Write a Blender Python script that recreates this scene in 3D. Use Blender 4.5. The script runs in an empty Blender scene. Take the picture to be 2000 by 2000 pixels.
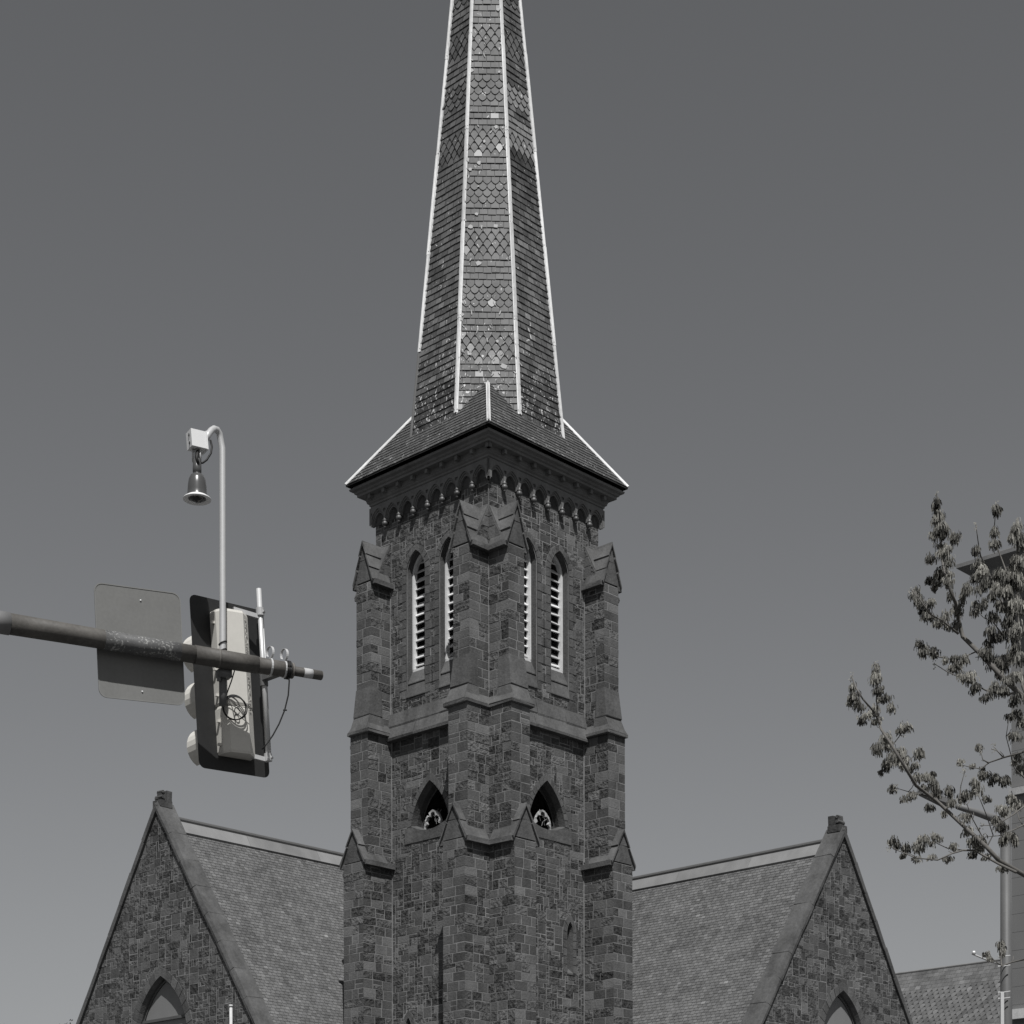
import bpy, math, random
from mathutils import Vector, Matrix
random.seed(11)
R_ = random.random
def U(a, b): return random.uniform(a, b)
scn = bpy.context.scene
COL = scn.collection
V = Vector
# ---------------------------------------------------------------- camera
F, HOR, ROLL = 3625.3, 2507.07, .0022
cam = bpy.data.cameras.new('camera')
cam.sensor_width = 36.0; cam.lens = F / 2000 * 36
cam.shift_y = (HOR - 1000) / 2000
cam.clip_start = .1; cam.clip_end = 3000
cam_o = bpy.data.objects.new('camera', cam); COL.objects.link(cam_o)
cam_o.matrix_world = Matrix.Rotation(math.pi / 2, 4, 'X') @ Matrix.Rotation(-ROLL, 4, 'Z')
scn.camera = cam_o
GROUND = -1.6
# ---------------------------------------------------------------- sky and sun
EL, AZ = math.radians(56.5), math.radians(6.4)
sdir = V((math.sin(AZ) * math.cos(EL), -math.cos(AZ) * math.cos(EL), math.sin(EL)))
w = bpy.data.worlds.new('World'); scn.world = w; w.use_nodes = True
nt = w.node_tree; nt.nodes.clear()
sky = nt.nodes.new('ShaderNodeTexSky'); sky.sky_type = 'NISHITA'; sky.sun_disc = False
sky.sun_elevation = EL; sky.sun_rotation = math.pi - AZ
sky.air_density = 1.0; sky.dust_density = 0.6; sky.ozone_density = 1.0
hsv = nt.nodes.new('ShaderNodeHueSaturation'); hsv.inputs['Saturation'].default_value = .1; hsv.inputs['Value'].default_value = .79
gam = nt.nodes.new('ShaderNodeGamma'); gam.inputs['Gamma'].default_value = 1.15
bg = nt.nodes.new('ShaderNodeBackground'); bg.inputs['Strength'].default_value = .05
wo = nt.nodes.new('ShaderNodeOutputWorld')
nt.links.new(sky.outputs[0], hsv.inputs['Color']); nt.links.new(hsv.outputs[0], gam.inputs['Color']); nt.links.new(gam.outputs[0], bg.inputs['Color'])
nt.links.new(bg.outputs[0], wo.inputs['Surface'])
sl = bpy.data.lights.new('sun', 'SUN'); sl.energy = 5.0; sl.angle = math.radians(.5); sl.color = (1, .995, .985)
so = bpy.data.objects.new('sun', sl); COL.objects.link(so)
so.rotation_euler = sdir.to_track_quat('Z', 'Y').to_euler(); so.location = (0, 0, 80)
scn.view_settings.view_transform = 'Standard'; scn.view_settings.look = 'None'
scn.view_settings.exposure = 0; scn.view_settings.gamma = 1

# ---------------------------------------------------------------- helpers
def ray(px, py):
    u = (px - 1000) / F; v = (HOR - py) / F; c, s = math.cos(ROLL), math.sin(ROLL)
    return V((u * c + v * s, 1, -u * s + v * c))
def at(px, py, Y): return ray(px, py) * Y          # the point at depth Y seen at that spot of the photograph
class MB:
    def __init__(s): s.v = []; s.f = []; s.m = []; s.t = []
    def face(s, pts, m=0, t=.5):
        n = len(s.v); s.v.extend(pts); s.f.append(tuple(range(n, n + len(pts)))); s.m.append(m); s.t.append(t)
    def prism(s, A, B, m=0, t=.5, capA=True, capB=True):
        n = len(s.v); k = len(A); s.v.extend(A); s.v.extend(B)
        for i in range(k):
            j = (i + 1) % k; s.f.append((n + i, n + j, n + k + j, n + k + i)); s.m.append(m); s.t.append(t)
        if capA: s.f.append(tuple(range(n + k - 1, n - 1, -1))); s.m.append(m); s.t.append(t)
        if capB: s.f.append(tuple(range(n + k, n + 2 * k))); s.m.append(m); s.t.append(t)
    def box(s, c, x, y, z, m=0, t=.5):               # centre and three half-axis vectors
        c = V(c); A = [c + i * x + j * y - z for i, j in ((-1, -1), (1, -1), (1, 1), (-1, 1))]
        s.prism(A, [q + 2 * z for q in A], m, t)
    def tube(s, pts, rad, n=10, m=0, t=.5, cap=True):
        pts = [V(p) for p in pts]; k = len(pts)
        if not isinstance(rad, (list, tuple)): rad = [rad] * k
        base = len(s.v); prev = None
        for i, p in enumerate(pts):
            d = (pts[min(i + 1, k - 1)] - pts[max(i - 1, 0)]).normalized()
            if prev is None:
                prev = d.orthogonal().normalized()
            prev = (prev - d * prev.dot(d)).normalized(); q = d.cross(prev)
            for j in range(n):
                a = 2 * math.pi * j / n; s.v.append(p + (prev * math.cos(a) + q * math.sin(a)) * rad[i])
        for i in range(k - 1):
            for j in range(n):
                j2 = (j + 1) % n
                s.f.append((base + i * n + j, base + i * n + j2, base + (i + 1) * n + j2, base + (i + 1) * n + j)); s.m.append(m); s.t.append(t)
        if cap:
            s.f.append(tuple(base + j for j in range(n - 1, -1, -1))); s.m.append(m); s.t.append(t)
            s.f.append(tuple(base + (k - 1) * n + j for j in range(n))); s.m.append(m); s.t.append(t)
    def lathe(s, o, ax, prof, n=16, m=0, t=.5):
        ax = V(ax).normalized(); e = ax.orthogonal().normalized(); q = ax.cross(e); base = len(s.v)
        for r, h in prof:
            for j in range(n):
                a = 2 * math.pi * j / n; s.v.append(V(o) + ax * h + (e * math.cos(a) + q * math.sin(a)) * r)
        for i in range(len(prof) - 1):
            for j in range(n):
                j2 = (j + 1) % n
                s.f.append((base + i * n + j, base + i * n + j2, base + (i + 1) * n + j2, base + (i + 1) * n + j)); s.m.append(m); s.t.append(t)
    def build(s, name, mats, parent=None, smooth=False, wear=0.):
        if wear: s.v = [p + V((U(-wear, wear), U(-wear, wear), U(-wear, wear))) for p in s.v]
        me = bpy.data.meshes.new(name); me.from_pydata([tuple(p) for p in s.v], [], s.f)
        for mt in (mats if isinstance(mats, (list, tuple)) else [mats]): me.materials.append(mt)
        me.polygons.foreach_set('material_index', s.m)
        at_ = me.attributes.new('tone', 'FLOAT', 'FACE'); at_.data.foreach_set('value', s.t)
        if smooth: me.polygons.foreach_set('use_smooth', [True] * len(s.f))
        me.update()
        o = bpy.data.objects.new(name, me); COL.objects.link(o)
        if parent:
            o.parent = parent
            if 'loc0' in LOC.get(parent.name, {}): o.matrix_parent_inverse = Matrix.Translation(LOC[parent.name]['loc0']).inverted()
        return o
LOC = {}
def thing(name, label, cat, loc=(0, 0, 0), group=None, mat=None):
    o = bpy.data.objects.new(name, None); COL.objects.link(o); o.empty_display_size = .2
    o['label'] = label; o['category'] = cat
    if group: o['group'] = group
    if mat is None: o.location = loc; LOC[o.name] = {'loc0': V(loc)}
    else: o.matrix_world = mat
    return o

# ---------------------------------------------------------------- materials
def mat(name, lo, hi, rough=.85, tint=(1, 1, 1), spec=.3, noise=.35, nscale=3., fine=.25, fscale=30., bump=.0, bscale=40., bdist=.02, metal=0., stain=0., streak=None, speck=False):
    m = bpy.data.materials.new(name); m.use_nodes = True; t = m.node_tree; t.nodes.clear()
    N = t.nodes.new; L = t.links.new
    out = N('ShaderNodeOutputMaterial'); p = N('ShaderNodeBsdfPrincipled'); L(p.outputs[0], out.inputs[0])
    p.inputs['Roughness'].default_value = rough; p.inputs['Metallic'].default_value = metal
    p.inputs['Specular IOR Level'].default_value = spec
    at_ = N('ShaderNodeAttribute'); at_.attribute_name = 'tone'
    tc = N('ShaderNodeTexCoord')
    n1 = N('ShaderNodeTexNoise'); n1.inputs['Scale'].default_value = nscale; n1.inputs['Detail'].default_value = 4; L(tc.outputs['Object'], n1.inputs['Vector'])
    n2 = N('ShaderNodeTexNoise'); n2.inputs['Scale'].default_value = fscale; n2.inputs['Detail'].default_value = 3; L(tc.outputs['Object'], n2.inputs['Vector'])
    def math_(op, a, b):
        x = N('ShaderNodeMath'); x.operation = op
        for i, q in enumerate((a, b)):
            if isinstance(q, (int, float)): x.inputs[i].default_value = q
            else: L(q, x.inputs[i])
        return x.outputs[0]
    k = math_('ADD', at_.outputs['Fac'], math_('MULTIPLY', math_('SUBTRACT', n1.outputs['Fac'], .5), noise * 2))
    k = math_('ADD', k, math_('MULTIPLY', math_('SUBTRACT', n2.outputs['Fac'], .5), fine * 2))
    if stain:
        mp = N('ShaderNodeMapping'); mp.inputs['Scale'].default_value = (1.6, 1.6, .22); L(tc.outputs['Object'], mp.inputs['Vector'])
        n3 = N('ShaderNodeTexNoise'); n3.inputs['Scale'].default_value = 1.3; n3.inputs['Detail'].default_value = 5; L(mp.outputs[0], n3.inputs['Vector'])
        k = math_('ADD', k, math_('MULTIPLY', math_('SUBTRACT', n3.outputs['Fac'], .5), stain * 2))
    mx = N('ShaderNodeMix'); mx.data_type = 'RGBA'; mx.clamp_factor = False
    cl = N('ShaderNodeClamp'); cl.inputs['Min'].default_value = -.25; cl.inputs['Max'].default_value = 3.; L(k, cl.inputs['Value'])
    L(cl.outputs[0], mx.inputs['Factor'])
    mx.inputs[6].default_value = (lo * tint[0], lo * tint[1], lo * tint[2], 1)
    mx.inputs[7].default_value = (hi * tint[0], hi * tint[1], hi * tint[2], 1)
    col = mx.outputs[2]
    if streak:                                       # pale scratches and droppings: (z0, z1, threshold, brightness)
        z0, z1, th, br = streak
        mp = N('ShaderNodeMapping'); mp.inputs['Scale'].default_value = (3.2, 3.2, 1.6); mp.inputs['Rotation'].default_value = (.5, .4, 0); L(tc.outputs['Object'], mp.inputs['Vector'])
        n4 = N('ShaderNodeTexNoise'); n4.inputs['Scale'].default_value = 2.6; n4.inputs['Detail'].default_value = 6; n4.inputs['Distortion'].default_value = 1.6; L(mp.outputs[0], n4.inputs['Vector'])
        sx = N('ShaderNodeSeparateXYZ'); L(tc.outputs['Object'], sx.inputs[0])
        mr = N('ShaderNodeMapRange'); mr.inputs[1].default_value = z1; mr.inputs[2].default_value = z0; mr.inputs[3].default_value = 0; mr.inputs[4].default_value = .1; L(sx.outputs[2], mr.inputs[0])
        gt = N('ShaderNodeMapRange'); gt.inputs[1].default_value = th; gt.inputs[2].default_value = th + .03; L(math_('ADD', n4.outputs['Fac'], mr.outputs[0]), gt.inputs[0])
        m2 = N('ShaderNodeMix'); m2.data_type = 'RGBA'; L(gt.outputs[0], m2.inputs['Factor']); L(col, m2.inputs[6]); m2.inputs[7].default_value = (br, br, br, 1)
        col = m2.outputs[2]
    if speck:                                        # flakes of pale paint, thicker towards the top of the pipe
        n4 = N('ShaderNodeTexNoise'); n4.inputs['Scale'].default_value = 55; n4.inputs['Detail'].default_value = 4; L(tc.outputs['Object'], n4.inputs['Vector'])
        n6 = N('ShaderNodeTexNoise'); n6.inputs['Scale'].default_value = 6; n6.inputs['Detail'].default_value = 2; L(tc.outputs['Object'], n6.inputs['Vector'])
        gt = N('ShaderNodeMapRange'); gt.inputs[1].default_value = .58; gt.inputs[2].default_value = .68; L(math_('ADD', n4.outputs['Fac'], math_('MULTIPLY', math_('SUBTRACT', n6.outputs['Fac'], .5), .5)), gt.inputs[0])
        m2 = N('ShaderNodeMix'); m2.data_type = 'RGBA'; L(gt.outputs[0], m2.inputs['Factor']); L(col, m2.inputs[6]); m2.inputs[7].default_value = (.3, .3, .29, 1)
        col = m2.outputs[2]
    L(col, p.inputs['Base Color'])
    if bump:
        b = N('ShaderNodeBump'); b.inputs['Strength'].default_value = bump; b.inputs['Distance'].default_value = bdist
        n5 = N('ShaderNodeTexNoise'); n5.inputs['Scale'].default_value = bscale; n5.inputs['Detail'].default_value = 4; L(tc.outputs['Object'], n5.inputs['Vector'])
        L(n5.outputs['Fac'], b.inputs['Height']); L(b.outputs[0], p.inputs['Normal'])
    return m
ROUGH = mat('rock_faced_brownstone', .036, .105, .9, noise=.3, fine=.75, fscale=8, bump=1., bscale=8, bdist=.09, stain=.4)
SMOOTH = mat('tooled_brownstone', .052, .12, .88, noise=.4, nscale=2, fine=.35, fscale=12, bump=.5, bscale=14, bdist=.03, stain=.5)
DRESS = mat('dressed_brownstone', .05, .11, .85, noise=.6, nscale=1.6, fine=.45, fscale=9, bump=.5, bscale=12, bdist=.03, stain=.7)
MORTAR = mat('pale_mortar', .09, .26, .95, noise=.8, nscale=.9, fine=.5, fscale=6)
CARVED = mat('dark_carved_stone', .09, .19, .75, noise=.4, nscale=2, fine=.3, fscale=12, bump=.25, bscale=20, bdist=.02, stain=.4)
BOSS = mat('worn_glossy_stone', .05, .11, .45, spec=.5, noise=.3, nscale=8)
SLATE = mat('spire_slate', .045, .145, .62, spec=.35, noise=.5, nscale=1.1, fine=.25, fscale=9, bump=.25, bscale=14, bdist=.01, stain=.3, streak=(28, 33.5, .672, .5))
SLATED = mat('skirt_slate', .05, .11, .62, spec=.35, noise=.2, nscale=1.2, fine=.1, fscale=9, bump=.1, bscale=14, bdist=.01, stain=.2, streak=(27, 31, .7, .35))
ROOFS = mat('roof_slate', .07, .165, .62, spec=.35, noise=.35, nscale=.5, fine=.25, fscale=7, bump=.2, bscale=14, bdist=.01, stain=.5)
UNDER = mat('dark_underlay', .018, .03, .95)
HIPM = mat('painted_metal_flashing', .42, .76, .5, spec=.4, noise=.4, nscale=1.5, fine=.35, fscale=9, stain=.5)
HIPD = mat('bare_dark_flashing', .08, .13, .6)
CAPM = mat('grey_metal_ridge', .15, .26, .45, noise=.35, nscale=1., stain=.5)
WHITE = mat('weathered_white_paint', .42, .72, .65, noise=.3, nscale=3, fine=.35, fscale=16)
BOARD = mat('grey_window_board', .15, .21, .55, noise=.4, nscale=.8, stain=.4)
CONCR = mat('pale_panel_wall', .14, .185, .85, noise=.4, nscale=.4, fine=.12, stain=.3)
PALE = mat('pale_stone_trim', .3, .5, .8, noise=.5, nscale=3, fine=.5, fscale=12)
GALV = mat('galvanised_steel', .42, .55, .4, spec=.6, metal=.25, noise=.3, nscale=6, fine=.3, fscale=50)
POLEM = mat('weathered_grey_pole', .1, .15, .55, noise=.3, nscale=4)
ARMM = mat('rusty_steel', .055, .12, .62, tint=(1.06, 1, .92), noise=.5, nscale=7, fine=.4, fscale=40, bump=.2, bscale=60, bdist=.004)
ARMF = mat('flaking_paint', .06, .13, .62, noise=.5, nscale=7, fine=.4, fscale=40, bump=.2, bscale=60, bdist=.004, speck=True)
SIGNM = mat('bare_aluminium', .14, .19, .65, tint=(1, 1, .97), spec=.15, noise=.4, nscale=5, fine=.3, fscale=40, stain=.6)
BACKM = mat('black_backplate', .018, .032, .55, noise=.3, nscale=5)
CREAM = mat('cream_paint', .46, .62, .5, tint=(1.03, 1, .93), noise=.25, nscale=5, fine=.15, stain=.2)
DARKG = mat('dark_grey_plastic', .05, .08, .28, spec=.6)
BLACK = mat('black_rubber', .012, .02, .6)
BOXM = mat('white_enamel', .62, .72, .4, noise=.1)
BARK = mat('grey_bark', .07, .16, .9, tint=(1.05, 1, .93), noise=.5, nscale=20, fine=.3, fscale=60)
CATKIN = mat('drooping_flower_strands', .045, .3, .8, tint=(1.03, 1, .9), noise=.25, nscale=8)
LEAFD = mat('small_dark_leaves', .04, .1, .8, tint=(1, 1, .85))
GROUNDM = mat('asphalt_and_grass', .06, .09, .95, noise=.4, nscale=.2)
GLASSD = mat('dark_glass', .01, .02, .1, spec=.6)

# ---------------------------------------------------------------- frames and polygons
class Frame:
    def __init__(s, O, ux, n): s.O = V(O); s.u = V(ux); s.n = V(n)
    def P(s, u, p, z): return s.O + s.u * u + s.n * p + V((0, 0, z))
TH = .7614; W = 5.5
a = V((-math.cos(TH), math.sin(TH), 0)); b = V((math.sin(TH), math.cos(TH), 0))
C = V((-.7154, 60.997, 0)); Lc = C + a * W; Rc = C + b * W; AXIS = C + (a + b) * (W / 2)
FL = Frame(C, a, -b); FR = Frame(C, b, -a)
def clip(poly, nx, ny, c):                           # keep nx*x+ny*y<=c
    out = []
    for i in range(len(poly)):
        p, q = poly[i], poly[(i + 1) % len(poly)]
        dp, dq = nx * p[0] + ny * p[1] - c, nx * q[0] + ny * q[1] - c
        if dp <= 0: out.append(p)
        if dp * dq < 0:
            t = dp / (dp - dq); out.append((p[0] + (q[0] - p[0]) * t, p[1] + (q[1] - p[1]) * t))
    return out
def area(P): return .5 * sum(P[i][0] * P[(i + 1) % len(P)][1] - P[(i + 1) % len(P)][0] * P[i][1] for i in range(len(P)))
def ccw(P): return P if area(P) > 0 else P[::-1]
def edges(P):
    P = ccw(P)
    for i in range(len(P)):
        x0, y0 = P[i]; x1, y1 = P[(i + 1) % len(P)]
        nx, ny = y1 - y0, x0 - x1; l = math.hypot(nx, ny)
        if l > 1e-7: yield nx / l, ny / l, (nx * x0 + ny * y0) / l
def inter(poly, conv):
    for e in edges(conv):
        poly = clip(poly, *e)
        if len(poly) < 3: return []
    return poly
def bbox(P): return min(p[0] for p in P), max(p[0] for p in P), min(p[1] for p in P), max(p[1] for p in P)
def diff(poly, conv):
    A = bbox(poly); B = bbox(conv)
    if A[1] <= B[0] or A[0] >= B[1] or A[3] <= B[2] or A[2] >= B[3]: return [poly]
    out = []; rest = poly
    for nx, ny, c in edges(conv):
        o = clip(rest, -nx, -ny, -c)
        if len(o) >= 3 and abs(area(o)) > 1e-5: out.append(o)
        rest = clip(rest, nx, ny, c)
        if len(rest) < 3: break
    return out
def region(poly, outline, holes):
    q = [poly] if outline is None else [inter(poly, outline)]
    q = [x for x in q if len(x) >= 3]
    for h in holes: q = [y for x in q for y in diff(x, h)]
    return q
def stone(mb, fr, poly, p0, t, m, tone, tilt=.008):
    c = (sum(x for x, _ in poly) / len(poly), sum(y for _, y in poly) / len(poly))
    gx, gy = U(-tilt, tilt) * 3, U(-tilt, tilt) * 3
    A = [fr.P(x, p0 - .012, y) for x, y in poly]
    B = [fr.P(x, p0 + max(.004, t + gx * (x - c[0]) + gy * (y - c[1])), y) for x, y in poly]
    mb.prism(A, B, m, tone, capA=False)
SIZES = [(2, 1), (3, 1), (3, 2), (4, 2), (2, 2), (3, 1), (4, 1), (3, 2), (5, 2), (4, 2), (2, 1), (1, 1), (3, 3), (3, 2), (1, 2), (4, 3), (2, 2)]
def ashlar(mb, fr, outline, holes, p0, gu=.14, gz=.128, mo=.04, smooth=.3, sizes=SIZES):
    u0, u1, z0, z1 = bbox(outline)
    nu, nz = int((u1 - u0) / gu) + 1, int((z1 - z0) / gz) + 1
    gu = (u1 - u0) / nu
    used = [[False] * nu for _ in range(nz)]
    jz = [z0 + gz * j + U(-.012, .012) for j in range(nz + 6)]
    for j in range(nz):
        for i in range(nu):
            if used[j][i]: continue
            for _ in range(8):
                bw, bh = random.choice(sizes)
                if i + bw > nu or any(used[j][i + k] for k in range(bw)): continue
                break
            else: bw, bh = 1, random.choice((1, 2))
            for q in range(bh):
                for k in range(bw):
                    if j + q < nz: used[j + q][i + k] = True
            x0, x1 = u0 + i * gu, u0 + (i + bw) * gu
            y0, y1 = jz[j], jz[j + bh]; h = mo / 2 * U(.55, 1.3)
            r = lambda: U(-.009, .009)
            P = [(x0 + h + r(), y0 + h + r()), (x1 - h + r(), y0 + h + r()), (x1 - h + r(), y1 - h + r()), (x0 + h + r(), y1 - h + r())]
            s_ = R_() < smooth; tone = U(0, .8) if R_() < .88 else U(.8, 1.3)
            t = U(.003, .007) if s_ else U(.003, .013)
            for q in region(P, outline, holes):
                if abs(area(q)) > .0012: stone(mb, fr, q, p0, t, 1 if s_ else 0, tone, .004 if s_ else .009)
def courses(z0, z1, h=.31):
    n = max(1, round((z1 - z0) / h)); zs = [z0 + (z1 - z0) * i / n for i in range(n + 1)]
    return [zs[0]] + [z + U(-.025, .025) for z in zs[1:-1]] + [zs[-1]]
def coursed(mb, fr, u0, u1, zs, p0, smooth=.6, mo=.038, split=(.28, .62), half=.12):
    for j in range(len(zs) - 1):
        x = u0; first = True
        while x < u1 - .01:
            wd = U(*split)
            if u1 - x - wd < .17: wd = u1 - x
            parts = [(zs[j], zs[j + 1])]
            if not first and R_() < half:
                zm = (zs[j] + zs[j + 1]) / 2 + U(-.04, .04); parts = [(zs[j], zm), (zm, zs[j + 1])]
            for y0, y1 in parts:
                s_ = R_() < smooth; h = mo / 2
                xa = x if x == u0 else x + h; xb = x + wd if x + wd >= u1 - .01 else x + wd - h
                e = lambda: U(-.007, .007)
                P = [(xa, y0 + h + e()), (xb + e(), y0 + h + e()), (xb + e(), y1 - h + e()), (xa, y1 - h + e())]
                tone = U(0, .85) if R_() < .88 else U(.8, 1.4)
                stone(mb, fr, P, p0, U(.003, .007) if s_ else U(.004, .014), 1 if s_ else 0, tone, .004 if s_ else .009)
            x += wd; first = False

# ---------------------------------------------------------------- ground
g = MB(); g.face([V((-900, -300, GROUND)), V((900, -300, GROUND)), V((900, 1800, GROUND)), V((-900, 1800, GROUND))])
go = g.build('ground', GROUNDM); go['kind'] = 'structure'

# ---------------------------------------------------------------- the church
church = thing('church', 'dark stone church with tall slate spire on its tower and two steep gabled wings', 'church', (AXIS.x, AXIS.y, GROUND))
ST = [ROUGH, SMOOTH, MORTAR, DRESS]
def arch(cx, hw, zb, zs, za, n=9):                   # pointed arch outline, from bottom left over the apex to bottom right
    h = za - zs; r = (hw * hw + h * h) / (2 * hw); A = math.acos((r - hw) / r)
    L = [(cx - hw + r - r * math.cos(A * i / n), zs + r * math.sin(A * i / n)) for i in range(n + 1)]
    return [(cx - hw, zb)] + L + [(2 * cx - x, z) for x, z in L[-2::-1]] + [(cx + hw, zb)]
def tri(cx, zb, hw, za, bul=.2, dip=.3, n=8):        # curved triangle outline, counter-clockwise
    def arc(p, q, s, n):
        mx, my = (p[0] + q[0]) / 2, (p[1] + q[1]) / 2; dx, dy = q[0] - p[0], q[1] - p[1]; l = math.hypot(dx, dy)
        return [(p[0] + dx * k / n + dy / l * s * 4 * k / n * (1 - k / n), p[1] + dy * k / n - dx / l * s * 4 * k / n * (1 - k / n)) for k in range(n)]
    A, B, T = (cx - hw, zb), (cx + hw, zb), (cx, za)
    return arc(A, B, dip, n) + arc(B, T, bul, n) + arc(T, A, bul, n)
def ring(mb, fr, outer, inner, p, pin, m, tone=None, mo=.02, closed=False, every=1):   # voussoirs between two outlines with as many points
    k = len(outer); rng = range(0, k if closed else k - 1, every)
    for i in rng:
        ids = [(i + q) % k for q in range(every + 1) if (closed or i + q < k)]
        A = [outer[q] for q in ids]; B = [inner[q] for q in ids]
        def lerp(p_, q_, t): return (p_[0] + (q_[0] - p_[0]) * t, p_[1] + (q_[1] - p_[1]) * t)
        l = max(math.hypot(A[-1][0] - A[0][0], A[-1][1] - A[0][1]), .02); e = min(.3, mo / l / 2)
        A = [lerp(A[0], A[1], e)] + A[1:-1] + [lerp(A[-1], A[-2], e)]; B = [lerp(B[0], B[1], e)] + B[1:-1] + [lerp(B[-1], B[-2], e)]
        poly = A + B[::-1]; tn = U(.2, .85) if tone is None else tone
        mb.prism([fr.P(x, -.02, z) for x, z in poly], [fr.P(x, p + U(-.004, .006), z) for x, z in poly], m, tn, capA=False)
def reveal(mb, fr, outline, p0, p1, out2=None, m=0, tone=.5, closed=False):
    o2 = out2 or outline; k = len(outline)
    for i in range(k if closed else k - 1):
        j = (i + 1) % k
        mb.face([fr.P(outline[i][0], p0, outline[i][1]), fr.P(outline[j][0], p0, outline[j][1]), fr.P(o2[j][0], p1, o2[j][1]), fr.P(o2[i][0], p1, o2[i][1])], m, tone)
def subdiv(out, step):                               # cut the straight jambs of an arch outline into stones
    o = out[:]
    for end in (0, 1):
        p, q = (o[0], o[1]) if end == 0 else (o[-2], o[-1])
        n = max(1, round(abs(q[1] - p[1]) / step)); mid = [(p[0], p[1] + (q[1] - p[1]) * i / n) for i in range(1, n)]
        o = o[:1] + mid + o[1:] if end == 0 else o[:-1] + mid + o[-1:]
    return o

LAN = [1.86, 3.46]
ztri, zlow = 15.66, GROUND
def face_holes(cfg):
    opens, sur = [], []
    for cx in cfg['lan']:
        opens.append(arch(cx, .43, 20.1, 24.33, 25.05)); sur.append(arch(cx, .7, 20.08, 24.33, 25.30))
    for cx in cfg['tri']:
        opens.append(tri(cx, ztri, .92, 17.08, .17, .25)); sur.append(tri(cx, ztri - .03, 1.14, 17.36, .2, .25))
    for cx, z0, z1 in cfg['slit']:
        opens.append(arch(cx, .15, z0, z1 - .38, z1)); sur.append(arch(cx, .34, z0 - .04, z1 - .36, z1 + .28))
    return opens, sur
FACES = [(FL, dict(lan=LAN, tri=[2.8], slit=[(3.87, 7.4, 9.14)], side='L')), (FR, dict(lan=LAN, tri=[2.8], slit=[(3.95, 10.72, 12.45)], side='R'))]
tw = MB()
WALLTOP = 26.42
for fr, cfg in FACES:
    opens, sur = face_holes(cfg)
    sill = [(4.02, 15.08), (1.6, 15.08), (1.6, 15.64), (4.02, 15.64)]
    out_ = [(0, zlow), (W, zlow), (W, 27.3), (0, 27.3)]
    for q in region(out_, None, opens): tw.face([fr.P(x, 0, z) for x, z in q], 2, .5)
    ashlar(tw, fr, [(0.0, 9.0 - 1.0), (W, 8.0), (W, WALLTOP), (0, WALLTOP)], sur + [sill, [(-.1, 18.7), (W + .1, 18.7), (W + .1, 19.66), (-.1, 19.66)]], 0)
    ashlar(tw, fr, [(0.0, zlow), (W, zlow), (W, 8.0), (0, 8.0)], sur, 0, .3, .26)
    # smooth band behind the arcade
    tw.prism([fr.P(-.0, -.02, WALLTOP), fr.P(W, -.02, WALLTOP), fr.P(W, -.02, 27.2), fr.P(0, -.02, 27.2)], [fr.P(-.0, .012, WALLTOP), fr.P(W, .012, WALLTOP), fr.P(W, .012, 27.2), fr.P(0, .012, 27.2)], 3, .0)
    for (u0, u1, z0, z1) in ((4.02, 2.82, 15.08, 15.62), (2.80, 1.6, 15.08, 15.62)):   # sill blocks under the curved window
        for q in region([(u1, z0), (u0, z0), (u0, z1), (u1, z1)], None, [opens[2]]):
            tw.prism([fr.P(x, -.02, z) for x, z in q], [fr.P(x, .035, z) for x, z in q], 3, U(.3, .7), capA=False)
for (o, ux, nn) in ((Lc, b, a), (Rc, a, b)):         # the two far walls
    fr = Frame(o, ux, nn)
    tw.face([fr.P(0, 0, zlow), fr.P(W, 0, zlow), fr.P(W, 0, 27.3), fr.P(0, 0, 27.3)], 2, .5)
    ashlar(tw, fr, [(0, 4.), (W, 4.), (W, WALLTOP + .6), (0, WALLTOP + .6)], [], 0, .2, .18)
tower = tw.build('tower_wall', ST, church)

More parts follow.
